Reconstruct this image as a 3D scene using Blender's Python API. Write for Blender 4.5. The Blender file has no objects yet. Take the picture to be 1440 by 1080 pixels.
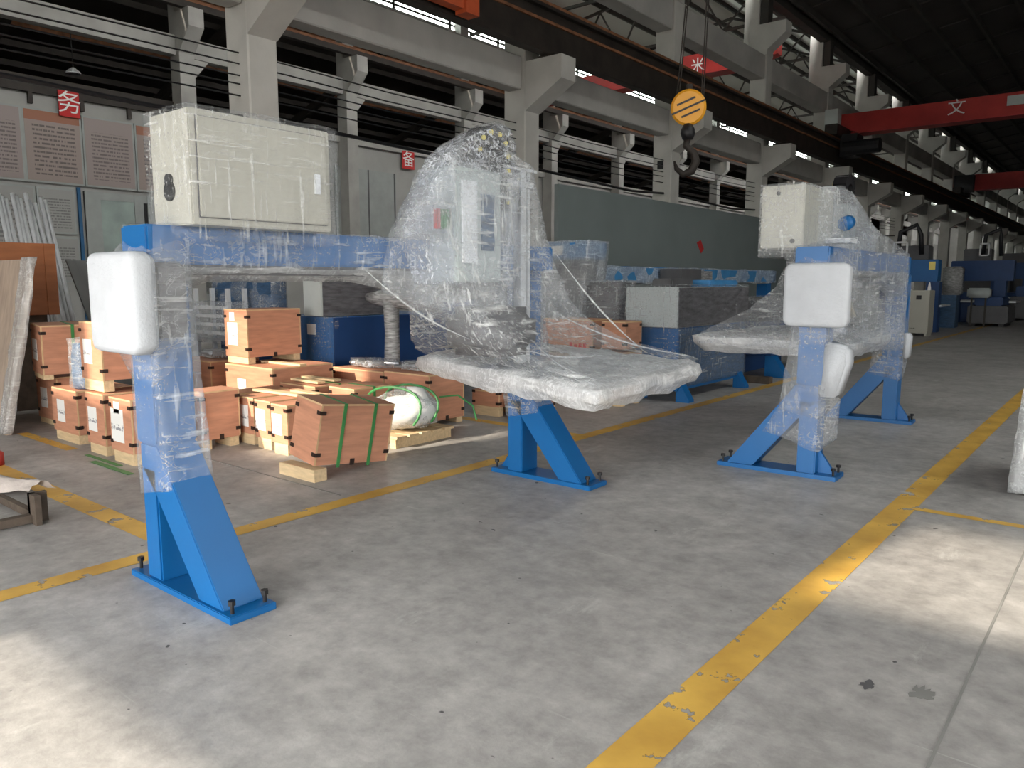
import bpy, bmesh, math, random
from mathutils import Vector, Matrix, noise
random.seed(7)
sc = bpy.context.scene
COL = sc.collection
# ------------------------------------------------------------------ camera
FPX, CAMH = 1080.0, 1.5
PITCH = math.atan(143 / 1080.0)
YAW = math.atan(891 / (1080.0 / math.cos(PITCH)))
cd = bpy.data.cameras.new('camera'); cd.lens = 27.0; cd.sensor_width = 36.0; cd.clip_end = 400
cam = bpy.data.objects.new('camera', cd); COL.objects.link(cam)
cam.location = (0, 0, CAMH); cam.rotation_euler = (math.pi/2 - PITCH, 0, YAW)
sc.camera = cam
# ------------------------------------------------------------------ world, sun, exposure
w = bpy.data.worlds.new('sky'); sc.world = w; w.use_nodes = True
bg = w.node_tree.nodes['Background']; bg.inputs[0].default_value = (1.0, 0.985, 0.955, 1); bg.inputs[1].default_value = 13.0
SUNK, SUNX = 0.51, 0.19                       # the sun drops 0.51 m and drifts 0.19 m to +x for each metre of +y
sd = bpy.data.lights.new('sun', 'SUN'); sd.energy = 7.5; sd.angle = math.radians(1.2); sd.color = (1.0, 0.87, 0.70)
sun = bpy.data.objects.new('sun', sd); COL.objects.link(sun)
sun.location = (-2, -20, 12)
sun.rotation_euler = Vector((SUNX, 1.0, -SUNK)).to_track_quat('-Z', 'Y').to_euler()
vs = sc.view_settings; vs.view_transform = 'Standard'; vs.look = 'None'; vs.gamma = 1.0; vs.use_curve_mapping = False
vs.exposure = 0.26
sc.cycles.max_bounces = 7; sc.cycles.diffuse_bounces = 4; sc.cycles.transparent_max_bounces = 24
sc.cycles.caustics_reflective = False; sc.cycles.caustics_refractive = False
def portal(loc, rot, sx, sy):
    l = bpy.data.lights.new('daylight_portal', 'AREA'); l.shape = 'RECTANGLE'; l.size = sx; l.size_y = sy; l.cycles.is_portal = True
    o = bpy.data.objects.new('daylight_portal', l); COL.objects.link(o); o.location = loc; o.rotation_euler = rot
FRONT = -4.0                                   # the front wall behind the viewer
RT = math.pi/2
# ------------------------------------------------------------------ picture-to-place helpers
def ray(px, py):
    x = (px-720)/FPX; y = (540-py)/FPX
    f = math.cos(PITCH)+y*math.sin(PITCH); u = -math.sin(PITCH)+y*math.cos(PITCH)
    return Vector((x*math.cos(YAW)-f*math.sin(YAW), x*math.sin(YAW)+f*math.cos(YAW), u))
C0 = Vector((0, 0, CAMH))
def aX(px, py, X): r = ray(px, py); return C0 + r*(X/r.x)
def aY(px, py, Y): r = ray(px, py); return C0 + r*(Y/r.y)
def aZ(px, py, z=0.0): r = ray(px, py); return C0 + r*((z-CAMH)/r.z)
# ------------------------------------------------------------------ mesh helpers
WL = {}
class MB:
    def __init__(s): s.v = []; s.f = []; s.m = []
    def add(s, vs, fs, mi=0):
        b = len(s.v); s.v += [Vector(p) for p in vs]
        for f in fs: s.f.append([b+i for i in f]); s.m.append(mi)
        return s
    def box(s, x0, x1, y0, y1, z0, z1, mi=0):
        return s.add([(x0,y0,z0),(x1,y0,z0),(x1,y1,z0),(x0,y1,z0),(x0,y0,z1),(x1,y0,z1),(x1,y1,z1),(x0,y1,z1)],
              [(3,2,1,0),(4,5,6,7),(0,1,5,4),(1,2,6,5),(2,3,7,6),(3,0,4,7)], mi)
    def prism(s, poly, axis, a, b, mi=0):
        n = len(poly)
        def P(u, v, t): return {'y': (u, t, v), 'x': (t, u, v), 'z': (u, v, t)}[axis]
        return s.add([P(u, v, a) for u, v in poly]+[P(u, v, b) for u, v in poly],
              [tuple(range(n)), tuple(range(2*n-1, n-1, -1))]+[(i, (i+1) % n, n+(i+1) % n, n+i) for i in range(n)], mi)
    def tube(s, pts, r, n=8, mi=0, cap=True):
        pts = [Vector(p) for p in pts]; rings = []; b = len(s.v)
        up = None
        for i, p in enumerate(pts):
            d = (pts[min(i+1, len(pts)-1)]-pts[max(i-1, 0)]).normalized()
            if up is None: up = Vector((0, 0, 1)) if abs(d.z) < .9 else Vector((1, 0, 0))
            a = d.cross(up).normalized(); c = d.cross(a).normalized(); up = -c if c.dot(up) < 0 else c
            rr = r[i] if isinstance(r, (list, tuple)) else r
            for k in range(n):
                t = 2*math.pi*k/n; s.v.append(p+(a*math.cos(t)+up*math.sin(t))*rr)
        for i in range(len(pts)-1):
            for k in range(n):
                s.f.append([b+i*n+k, b+i*n+(k+1) % n, b+(i+1)*n+(k+1) % n, b+(i+1)*n+k]); s.m.append(mi)
        if cap:
            s.f.append([b+k for k in range(n)][::-1]); s.m.append(mi)
            e = b+(len(pts)-1)*n; s.f.append([e+k for k in range(n)]); s.m.append(mi)
        return s
    def beam(s, p, q, w, h, mi=0):           # rectangular bar from p to q
        p = Vector(p); q = Vector(q); d = (q-p).normalized()
        up = Vector((0,0,1)) if abs(d.z) < .95 else Vector((0,1,0))
        a = d.cross(up).normalized()*w/2; c = a.cross(d).normalized()*h/2
        return s.add([p-a-c, p+a-c, p+a+c, p-a+c, q-a-c, q+a-c, q+a+c, q-a+c],
              [(3,2,1,0),(4,5,6,7),(0,1,5,4),(1,2,6,5),(2,3,7,6),(3,0,4,7)], mi)
    def build(s, name, mats, parent=None, bevel=0, smooth=False, local=False, seg=2):
        off = Vector((0,0,0)) if (parent is None or local) else WL.get(parent.name, Vector((0,0,0)))
        me = bpy.data.meshes.new(name)
        me.from_pydata([tuple(p-off) for p in s.v], [], s.f)
        if not isinstance(mats, (list, tuple)): mats = [mats]
        for m in mats: me.materials.append(M[m] if isinstance(m, str) else m)
        for p, i in zip(me.polygons, s.m): p.material_index = i
        bm = bmesh.new(); bm.from_mesh(me)
        bmesh.ops.recalc_face_normals(bm, faces=bm.faces)
        if bevel:
            eds = [e for e in bm.edges if len(e.link_faces) == 2 and e.calc_face_angle(0) > .5]
            bmesh.ops.bevel(bm, geom=eds, offset=bevel, segments=seg, affect='EDGES', clamp_overlap=True)
        bm.to_mesh(me); bm.free()
        if smooth:
            for p in me.polygons: p.use_smooth = True
        o = bpy.data.objects.new(name, me); COL.objects.link(o)
        if parent is not None:
            o.parent = parent; WL[o.name] = WL.get(parent.name, Vector((0,0,0)))
        else: WL[o.name] = Vector((0,0,0))
        return o
def tag(o, label=None, cat=None, group=None, kind=None):
    if label: o['label'] = label
    if cat: o['category'] = cat
    if group: o['group'] = group
    if kind: o['kind'] = kind
    return o
def thing(name, label, cat, loc=(0,0,0), group=None, kind=None, rot=(0,0,0)):
    o = bpy.data.objects.new(name, None); COL.objects.link(o); o.empty_display_size = .1
    o.location = loc; o.rotation_euler = rot; WL[o.name] = Vector(loc)
    return tag(o, label, cat, group, kind)
def copy_tree(o, parent=None, loc=None, label=None):
    c = o.copy(); COL.objects.link(c); c.parent = parent
    if parent is None:
        if loc is not None: c.location = loc
        if label: c['label'] = label
    for ch in o.children: copy_tree(ch, c)
    return c
def struct(o): o['kind'] = 'structure'; return o
# ------------------------------------------------------------------ materials
M = {}
def newmat(name):
    m = bpy.data.materials.new(name); m.use_nodes = True; M[name] = m
    nt = m.node_tree; return m, nt, nt.nodes['Principled BSDF'], nt.nodes.new, nt.links.new
def mat(name, col, rough=.6, metal=0, var=.12, scale=6.0, bump=0.0, stretch=None, bscale=None, spec=.4, coat=0):
    m, nt, b, N, L = newmat(name)
    b.inputs['Roughness'].default_value = rough; b.inputs['Metallic'].default_value = metal
    b.inputs['Specular IOR Level'].default_value = spec; b.inputs['Coat Weight'].default_value = coat
    tc = N('ShaderNodeTexCoord'); mp = N('ShaderNodeMapping'); L(tc.outputs['Object'], mp.inputs[0])
    if stretch: mp.inputs['Scale'].default_value = stretch
    n = N('ShaderNodeTexNoise'); n.inputs['Scale'].default_value = scale; n.inputs['Detail'].default_value = 6; L(mp.outputs[0], n.inputs['Vector'])
    r = N('ShaderNodeValToRGB'); r.color_ramp.elements[0].position = .3; r.color_ramp.elements[1].position = .7
    r.color_ramp.elements[0].color = [c*(1-var) for c in col]+[1]; r.color_ramp.elements[1].color = [min(1, c*(1+var)) for c in col]+[1]
    L(n.outputs['Fac'], r.inputs[0]); L(r.outputs[0], b.inputs['Base Color'])
    if bump:
        n2 = N('ShaderNodeTexNoise'); n2.inputs['Scale'].default_value = bscale or scale*5; n2.inputs['Detail'].default_value = 4; L(mp.outputs[0], n2.inputs['Vector'])
        bp = N('ShaderNodeBump'); bp.inputs['Strength'].default_value = bump; bp.inputs['Distance'].default_value = .02
        L(n2.outputs['Fac'], bp.inputs['Height']); L(bp.outputs[0], b.inputs['Normal'])
    return m
mat('blue', (.003, .105, .31), .42, 0, .05, 3, .03, spec=.5)
mat('navy', (.012, .05, .16), .45, 0, .1, 3)
mat('lightblue', (.05, .22, .45), .4, 0, .15, 6)
mat('cabinet', (.42, .41, .355), .45, 0, .03, 3)
mat('grey_cab', (.46, .50, .49), .5, 0, .06, 4)
mat('grey_dark', (.10, .10, .105), .5, 0, .12, 4)
mat('steel', (.42, .44, .47), .35, .8, .15, 12, .05)
mat('alu', (.70, .72, .74), .35, .35, .08, 12)
mat('black', (.012, .012, .014), .45, 0, .2, 8)
mat('darksteel', (.030, .024, .020), .6, .2, .35, 3, .1)
mat('rust', (.20, .085, .04), .75, 0, .35, 5, .1)
mat('brown_steel', (.085, .065, .05), .7, .1, .3, 10, .15)
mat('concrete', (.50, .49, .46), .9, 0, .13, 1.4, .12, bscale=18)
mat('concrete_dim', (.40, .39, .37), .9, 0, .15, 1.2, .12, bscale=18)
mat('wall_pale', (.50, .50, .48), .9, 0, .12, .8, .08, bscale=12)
mat('roof_dark', (.055, .048, .045), .7, 0, .25, .5)
mat('roof_pale', (.55, .55, .52), .7, 0, .1, .5)
mat('purlin', (.05, .045, .04), .7, 0, .2, 2)
mat('red', (.42, .035, .03), .5, 0, .15, 2)
mat('orange_red', (.50, .09, .03), .55, 0, .2, 3)
mat('green_wall', (.20, .235, .235), .7, 0, .08, .7)
mat('yellow_hook', (.80, .36, .02), .4, 0, .06, 4)
mat('ply', (.52, .25, .155), .6, 0, .16, 4, .05, stretch=(1, 1, 7))
mat('ply_brown', (.33, .12, .045), .55, 0, .15, 3, .05, stretch=(1, 1, 5))
mat('ply_edge', (.62, .43, .24), .75, 0, .15, 12)
mat('pine', (.66, .50, .30), .75, 0, .14, 8, .08, stretch=(1, 5, 5))
mat('clip', (.035, .022, .018), .5, .3, .2, 20)
mat('strap', (.05, .23, .07), .45, 0, .15, 10)
mat('foam', (.50, .525, .56), .8, 0, .04, 9, .25, bscale=60)
mat('white', (.75, .76, .77), .5, 0, .04, 5)
mat('paper', (.80, .80, .78), .8, 0, .03, 5)
mat('ink', (.10, .10, .11), .8, 0, .1, 5)
mat('ink_red', (.50, .03, .03), .8, 0, .1, 5)
mat('board', (.42, .33, .26), .7, 0, .16, 3, .05, stretch=(6, 6, 1))
mat('yellow_dot', (.9, .75, .2), .4, 0, .05, 5)
mat('bluewrap', (.035, .085, .17), .3, 0, .35, 6, .5, stretch=(1, 1, 5), bscale=20)
mat('greywrap', (.12, .12, .13), .3, 0, .4, 6, .5, stretch=(1, 1, 5), bscale=20)
mat('silverwrap', (.38, .38, .38), .25, .2, .5, 9, .8, stretch=(1, 1, 6), bscale=16)
mat('cable_beige', (.55, .52, .42), .6, 0, .1, 10)
mat('rag', (.45, .40, .37), .8, 0, .2, 6, .4, bscale=20)
mat('green_shade', (.30, .36, .34), .2, 0, .2, 1.5)
mat('blue_trim', (.02, .10, .22), .6, 0, .1, 5)
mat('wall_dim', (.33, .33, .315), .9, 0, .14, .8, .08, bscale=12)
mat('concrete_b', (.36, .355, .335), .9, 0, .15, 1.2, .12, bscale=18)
mat('frame_grey', (.30, .32, .31), .6, 0, .08, 3)
mat('joint', (.22, .22, .21), .9, 0, .2, 3)
mat('grey_sheet', (.17, .18, .18), .5, 0, .1, 3)
mat('asphalt', (.35, .34, .32), .9, 0, .1, 2)
# floor: worn grey concrete, pale scuffs, dark stains, fine cracks
def floor_mat():
    m, nt, b, N, L = newmat('floor_concrete')
    tc = N('ShaderNodeTexCoord')
    def noi(s, d=6, r=.6, st=None):
        n = N('ShaderNodeTexNoise'); n.inputs['Scale'].default_value = s; n.inputs['Detail'].default_value = d; n.inputs['Roughness'].default_value = r
        mp = N('ShaderNodeMapping'); L(tc.outputs['Object'], mp.inputs[0])
        if st: mp.inputs['Scale'].default_value = st
        L(mp.outputs[0], n.inputs['Vector']); return n.outputs['Fac']
    def ramp(x, a, ca, bb, cb):
        r = N('ShaderNodeValToRGB'); e = r.color_ramp.elements; e[0].position = a; e[1].position = bb; e[0].color = ca; e[1].color = cb; L(x, r.inputs[0]); return r.outputs[0]
    def mix(f, a, c, mode='MIX'):
        x = N('ShaderNodeMix'); x.data_type = 'RGBA'; x.blend_type = mode
        if isinstance(f, float): x.inputs[0].default_value = f
        else: L(f, x.inputs[0])
        L(a, x.inputs[6])
        if isinstance(c, tuple): x.inputs[7].default_value = c
        else: L(c, x.inputs[7])
        return x.outputs[2]
    g = lambda v, t=0: (v*(1+t), v, v*(1-t), 1)
    base = ramp(noi(.45, 8, .65), .3, g(.27, .03), .7, g(.43, .03))
    fine = ramp(noi(9, 8, .7), .25, g(.70), .75, g(1.25)); c = mix(1.0, base, fine, 'MULTIPLY')
    mid = ramp(noi(3.2, 10, .72), .3, g(.80), .7, g(1.18)); c = mix(1.0, c, mid, 'MULTIPLY')
    scr = ramp(noi(5, 3, .5, (.25, 6, 1)), .70, (0,0,0,1), .76, (.7,.7,.7,1)); c = mix(scr, c, (.50, .50, .48, 1))
    scuff = ramp(noi(2.2, 9, .75, (1, .35, 1)), .60, (0,0,0,1), .72, (1,1,1,1)); c = mix(scuff, c, (.52, .52, .50, 1))
    stain = ramp(noi(1.1, 5, .6, (1.3, .8, 1)), .68, (0,0,0,1), .78, (1,1,1,1)); c = mix(stain, c, (.17, .165, .16, 1))
    spot = ramp(noi(13, 2, .5), .745, (0,0,0,1), .765, (1,1,1,1)); c = mix(spot, c, (.07, .07, .07, 1))
    L(c, b.inputs['Base Color'])
    rr = ramp(noi(1.5, 5), .3, g(.38), .7, g(.62)); L(rr, b.inputs['Roughness'])
    b.inputs['Specular IOR Level'].default_value = .35
    bp = N('ShaderNodeBump'); bp.inputs['Strength'].default_value = .18; bp.inputs['Distance'].default_value = .01
    L(noi(22, 8, .7), bp.inputs['Height']); L(bp.outputs[0], b.inputs['Normal'])
floor_mat()
# worn yellow paint: chips let the concrete through
def paint_mat():
    m, nt, b, N, L = newmat('yellow_paint')
    tc = N('ShaderNodeTexCoord')
    n = N('ShaderNodeTexNoise'); n.inputs['Scale'].default_value = 3.5; n.inputs['Detail'].default_value = 6; L(tc.outputs['Object'], n.inputs['Vector'])
    r = N('ShaderNodeValToRGB'); e = r.color_ramp.elements; e[0].position = .3; e[1].position = .7; e[0].color = (.50, .28, .05, 1); e[1].color = (.74, .46, .09, 1)
    L(n.outputs['Fac'], r.inputs[0]); L(r.outputs[0], b.inputs['Base Color']); b.inputs['Roughness'].default_value = .55
    n2 = N('ShaderNodeTexNoise'); n2.inputs['Scale'].default_value = 7; n2.inputs['Detail'].default_value = 5; n2.inputs['Roughness'].default_value = .6; L(tc.outputs['Object'], n2.inputs['Vector'])
    r2 = N('ShaderNodeValToRGB'); e = r2.color_ramp.elements; e[0].position = .615; e[1].position = .635; e[0].color = (0,0,0,1); e[1].color = (1,1,1,1); L(n2.outputs['Fac'], r2.inputs[0])
    t = N('ShaderNodeBsdfTransparent'); mx = N('ShaderNodeMixShader'); L(r2.outputs[0], mx.inputs[0]); L(b.outputs[0], mx.inputs[1]); L(t.outputs[0], mx.inputs[2])
    L(mx.outputs[0], nt.nodes['Material Output'].inputs['Surface'])
paint_mat()
# stretch film: clear plastic with milky creases and shiny wrinkles
def film_mat(name, lo, hi, creases=.6, scale=5.0, stretch=(1, 1, 8), col=(.80, .82, .825), crinkle_glint=0):
    m, nt, b, N, L = newmat(name)
    nt.nodes.remove(b); out = nt.nodes['Material Output']
    tc = N('ShaderNodeTexCoord')
    def noi(s, st, rot=(0, 0, 0), d=4, dist=.6):
        mp = N('ShaderNodeMapping'); mp.inputs['Scale'].default_value = st; mp.inputs['Rotation'].default_value = rot; L(tc.outputs['Object'], mp.inputs[0])
        n = N('ShaderNodeTexNoise'); n.inputs['Scale'].default_value = s; n.inputs['Detail'].default_value = d; n.inputs['Distortion'].default_value = dist; L(mp.outputs[0], n.inputs['Vector']); return n.outputs['Fac']
    def mr(x, a, c, lo_, hi_):
        q = N('ShaderNodeMapRange'); q.inputs[1].default_value = a; q.inputs[2].default_value = c; q.inputs[3].default_value = lo_; q.inputs[4].default_value = hi_; L(x, q.inputs[0]); return q.outputs[0]
    def mth(op, a, c):
        q = N('ShaderNodeMath'); q.operation = op; q.use_clamp = op in ('ADD', )
        for i, v in enumerate((a, c)):
            if isinstance(v, (int, float)): q.inputs[i].default_value = v
            else: L(v, q.inputs[i])
        return q.outputs[0]
    body = mr(noi(2.5, (1, 1, 1)), .3, .7, lo, hi)
    k = stretch[2]
    s1 = noi(scale, (k, k, 1), (.35, .25, .2), 2, .05); s2 = noi(scale*1.1, (1, 1, k), (.25, -.2, .7), 2, .05); s3 = noi(scale*1.2, (k, 1, k), (-.6, .5, .3), 2, .05)
    def streak(x, amp): return mr(x, .58, .74, 0, amp)
    def msk(r): return mr(noi(2.2, (1, 1, 1), r, 2, 0), .42, .60, .15, 1)
    c1 = mth('MULTIPLY', streak(s1, creases), msk((1, 2, 3))); c2 = mth('ADD', mth('MULTIPLY', streak(s2, creases*.9), msk((3, 1, 2))), mth('MULTIPLY', streak(s3, creases*.8), msk((0, 2, 1))))
    if crinkle_glint:  # crinkle flecks whiten the film where its wrinkles would glint
        cr = noi(11, (1, 1, 1.6), (.3, .2, .1), 3, 1.2); rd_ = mr(mth('ABSOLUTE', mth('SUBTRACT', cr, .5), 0), 0, .035, crinkle_glint, 0)
        cr2 = noi(24, (1.5, 1, 1), (.7, .1, .4), 3, 1.0); rd2 = mr(cr2, .56, .68, 0, crinkle_glint)
        c2 = mth('ADD', c2, mth('ADD', mth('MULTIPLY', rd_, msk((2, 2, 0))), mth('MULTIPLY', rd2, msk((1, 0, 2)))))
    fac = mth('ADD', mth('ADD', body, c1), c2)
    bp = N('ShaderNodeBump'); bp.inputs['Strength'].default_value = .9; bp.inputs['Distance'].default_value = .03
    L(mth('ADD', mth('MULTIPLY', s1, .5), mth('MULTIPLY', s2, .5)), bp.inputs['Height'])
    p = N('ShaderNodeBsdfPrincipled'); p.inputs['Base Color'].default_value = (*col, 1); p.inputs['Roughness'].default_value = .22
    p.inputs['Specular IOR Level'].default_value = .6; L(bp.outputs[0], p.inputs['Normal'])
    tr = N('ShaderNodeBsdfTranslucent'); tr.inputs[0].default_value = (*col, 1)
    mx0 = N('ShaderNodeMixShader'); mx0.inputs[0].default_value = .3; L(p.outputs[0], mx0.inputs[1]); L(tr.outputs[0], mx0.inputs[2])
    t = N('ShaderNodeBsdfTransparent'); t.inputs[0].default_value = (.97, .98, 1, 1)
    mx = N('ShaderNodeMixShader'); L(fac, mx.inputs[0]); L(t.outputs[0], mx.inputs[1]); L(mx0.outputs[0], mx.inputs[2]); L(mx.outputs[0], out.inputs[0])
film_mat('film', .10, .26, .6, 3.2, (1, 1, 9), crinkle_glint=.25)
film_mat('film_thin', .03, .09, .7, 3, (1, 1, 14), crinkle_glint=.2)
film_mat('film_milky', .30, .55, .6, 3.2, (1, 1, 8), crinkle_glint=.3)
film_mat('film_table', .60, .92, .6, 3.2, (1, 1, 9), (.84, .85, .86), crinkle_glint=.4)
film_mat('film_tent', .07, .20, .75, 3, (1, 1, 8), crinkle_glint=.3)
film_mat('film_crinkle', .05, .16, .6, 4, (1, 1, 6), (.84, .87, .92), crinkle_glint=.85)
# text-like printed sheet (unreadable rows of small print)
def print_mat(name, paper, ink, rows=14, title=None):
    m, nt, b, N, L = newmat(name)
    tc = N('ShaderNodeTexCoord'); sp = N('ShaderNodeSeparateXYZ'); L(tc.outputs['Generated'], sp.inputs[0])
    def mth(op, a, c=None):
        q = N('ShaderNodeMath'); q.operation = op
        for i, v in enumerate((a, c)):
            if v is None: continue
            if isinstance(v, (int, float)): q.inputs[i].default_value = v
            else: L(v, q.inputs[i])
        return q.outputs[0]
    y, z = sp.outputs[1], sp.outputs[2]
    fr = mth('FRACT', mth('MULTIPLY', z, rows)); row = mth('MULTIPLY', mth('GREATER_THAN', fr, .35), mth('LESS_THAN', fr, .8))
    cm = N('ShaderNodeCombineXYZ'); L(mth('MULTIPLY', y, 26), cm.inputs[0]); L(mth('FLOOR', mth('MULTIPLY', z, rows)), cm.inputs[1])
    n = N('ShaderNodeTexNoise'); n.inputs['Scale'].default_value = 1.3; n.inputs['Detail'].default_value = 3; L(cm.outputs[0], n.inputs['Vector'])
    ink_ = mth('MULTIPLY', row, mth('GREATER_THAN', n.outputs['Fac'], .44))
    inside = mth('MULTIPLY', mth('MULTIPLY', mth('GREATER_THAN', y, .13), mth('LESS_THAN', y, .9)), mth('MULTIPLY', mth('GREATER_THAN', z, .09), mth('LESS_THAN', z, .80)))
    f = mth('MULTIPLY', mth('MULTIPLY', ink_, inside), .75)
    x = N('ShaderNodeMix'); x.data_type = 'RGBA'; L(f, x.inputs[0]); x.inputs[6].default_value = (*paper, 1); x.inputs[7].default_value = (*ink, 1)
    out = x.outputs[2]
    if title:
        x2 = N('ShaderNodeMix'); x2.data_type = 'RGBA'; L(mth('GREATER_THAN', z, .86), x2.inputs[0]); L(out, x2.inputs[6]); x2.inputs[7].default_value = (*title, 1); out = x2.outputs[2]
    L(out, b.inputs['Base Color']); b.inputs['Roughness'].default_value = .6
print_mat('poster_orange', (.29, .235, .215), (.07, .06, .06), 16, (.29, .12, .07))
print_mat('poster_pink', (.29, .24, .23), (.09, .075, .075), 18)
print_mat('poster_grey', (.29, .29, .28), (.10, .10, .10), 15)
def label_mat():
    m, nt, b, N, L = newmat('label_print')
    tc = N('ShaderNodeTexCoord'); sp = N('ShaderNodeSeparateXYZ'); L(tc.outputs['Generated'], sp.inputs[0])
    n = N('ShaderNodeTexNoise'); n.inputs['Scale'].default_value = 9; L(tc.outputs['Generated'], n.inputs['Vector'])
    w_ = N('ShaderNodeMath'); w_.operation = 'COMPARE'; L(sp.outputs[2], w_.inputs[0]); w_.inputs[1].default_value = .45; w_.inputs[2].default_value = .09
    g_ = N('ShaderNodeMath'); g_.operation = 'GREATER_THAN'; L(n.outputs['Fac'], g_.inputs[0]); g_.inputs[1].default_value = .5
    mu = N('ShaderNodeMath'); mu.operation = 'MULTIPLY'; L(w_.outputs[0], mu.inputs[0]); L(g_.outputs[0], mu.inputs[1])
    x = N('ShaderNodeMix'); x.data_type = 'RGBA'; L(mu.outputs[0], x.inputs[0]); x.inputs[6].default_value = (.80, .80, .78, 1); x.inputs[7].default_value = (.3, .3, .32, 1)
    L(x.outputs[2], b.inputs['Base Color']); b.inputs['Roughness'].default_value = .7
label_mat()
def glass_mat():
    m, nt, b, N, L = newmat('glass')
    t = N('ShaderNodeBsdfTransparent'); t.inputs[0].default_value = (.85, .9, .88, 1)
    mx = N('ShaderNodeMixShader'); mx.inputs[0].default_value = .12; L(t.outputs[0], mx.inputs[1]); L(b.outputs[0], mx.inputs[2]); b.inputs['Roughness'].default_value = .05
    L(mx.outputs[0], nt.nodes['Material Output'].inputs['Surface'])
glass_mat()
def translucent_mat():
    m, nt, b, N, L = newmat('roof_light')
    b.inputs['Base Color'].default_value = (.62, .62, .58, 1); b.inputs['Roughness'].default_value = .7
    tr = N('ShaderNodeBsdfTranslucent'); tr.inputs[0].default_value = (.55, .56, .52, 1)
    mx = N('ShaderNodeMixShader'); mx.inputs[0].default_value = .05; L(b.outputs[0], mx.inputs[1]); L(tr.outputs[0], mx.inputs[2])
    L(mx.outputs[0], nt.nodes['Material Output'].inputs['Surface'])
translucent_mat()

# =================================================================== STRUCTURE
YA, YB_ = FRONT, 125.0
struct(MB().box(-36, 13, FRONT-.2, YB_, -.2, 0).build('floor', 'floor_concrete'))
struct(MB().box(-90, 80, -80, FRONT-.2, -.25, -.02).build('ground', 'asphalt'))
def line(name, x0, x1, y0, y1): return struct(MB().add([(x0, y0, .002), (x1, y0, .002), (x1, y1, .002), (x0, y1, .002)], [(0, 1, 2, 3)]).build(name, 'yellow_paint'))
line('trim_1', -4.215, -4.07, -3.9, 60)
line('trim_2', -1.225, -1.06, -3.9, 60)
line('trim_3', -8.6, -4.215, 2.00, 2.15)
line('trim_4', -8.6, -7.38, 2.70, 2.80)
line('trim_5', -1.06, 2.5, 5.52, 5.60)
line('trim_6', -9.0, -4.215, 6.12, 6.25)
# floor joint between slabs
struct(MB().box(-.405, -.395, -3.9, 60, 0, .002).build('trim_7', 'joint'))
struct(MB().box(-9.5, -4.3, 3.33, 3.342, 0, .002).build('trim_8', 'joint'))
# ---- front wall behind the viewer: door opening and two high window bands
def wall_with_holes(name, axis_pos, u0, u1, z0, z1, holes, m, along='x', th=.25):
    us = sorted({u0, u1, *[h[0] for h in holes], *[h[1] for h in holes]}); zs = sorted({z0, z1, *[h[2] for h in holes], *[h[3] for h in holes]})
    b = MB()
    for i in range(len(us)-1):
        for k in range(len(zs)-1):
            cu, cz = (us[i]+us[i+1])/2, (zs[k]+zs[k+1])/2
            if any(h[0] < cu < h[1] and h[2] < cz < h[3] for h in holes): continue
            if along == 'x': b.box(us[i], us[i+1], axis_pos-th, axis_pos, zs[k], zs[k+1])
            else: b.box(axis_pos-th, axis_pos, us[i], us[i+1], zs[k], zs[k+1])
    return struct(b.build(name, m))
DY = -FRONT
door = (-3.65-SUNX*(1.3+DY), 3.0, 0, (1.3+DY)*SUNK)
winR = (-1.2-SUNX*(3.72+DY)-.05, 4.0, (3.72+DY)*SUNK, (5.42+DY)*SUNK)
winC = (-8.5, -6.62, (3.78+DY)*SUNK, (6.1+DY)*SUNK)
winD = (-9.8, -8.7, (3.78+DY)*SUNK, 5.75)
winU = (-9.0, 11.0, 6.0, 9.2)
winU2 = (-21, -11, 7.0, 11.0)
wall_with_holes('wall_front', FRONT, -36, 13, 0, 14.5, [door, winR, winC, winD], 'wall_pale')
wall_with_holes('wall_right', 13.25, FRONT, YB_, 0, 12, [(y, y+4.0, 2.6, 4.2) for y in [-3 + 6*i for i in range(3)]], 'wall_pale', 'y')  # unseen window openings, added to let fill light in from the right
struct(MB().box(-36, 13, YB_, YB_+.2, 0, 14).build('wall_back', 'wall_pale'))
for h in (door, winR, winC, winD): portal(((h[0]+h[1])/2, FRONT-.3, (h[2]+h[3])/2), (RT, 0, 0), h[1]-h[0], h[3]-h[2])
portal((13.4, 5, 3.4), (0, RT, 0), 1.6, 16)
# ---- main bay roof (dark) with purlins
def zA(x): return 10.35 + (x+9.6)*.16 if x < 2 else 10.35+11.6*.16-(x-2)*.16
FILL_SKYLIGHT = (4.2, 5.6, 3.0, 15.0)                    # unseen skylight strip, added in the roof slope to brighten the floor
rf = MB()
def roof_piece(x0, x1, y0, y1):
    rf.add([(x0, y0, zA(x0)), (x1, y0, zA(x1)), (x1, y1, zA(x1)), (x0, y1, zA(x0)), (x0, y0, zA(x0)+.1), (x1, y0, zA(x1)+.1), (x1, y1, zA(x1)+.1), (x0, y1, zA(x0)+.1)],
           [(3,2,1,0),(4,5,6,7),(0,1,5,4),(1,2,6,5),(2,3,7,6),(3,0,4,7)])
for p_ in ((-9.75, 2, FRONT-.2, YB_), (2, FILL_SKYLIGHT[0], FRONT-.2, YB_), (FILL_SKYLIGHT[1], 13.3, FRONT-.2, YB_), (FILL_SKYLIGHT[0], FILL_SKYLIGHT[1], FRONT-.2, FILL_SKYLIGHT[2]), (FILL_SKYLIGHT[0], FILL_SKYLIGHT[1], FILL_SKYLIGHT[3], YB_)): roof_piece(*p_)
roof = struct(rf.build('ceiling', 'roof_dark'))
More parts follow.
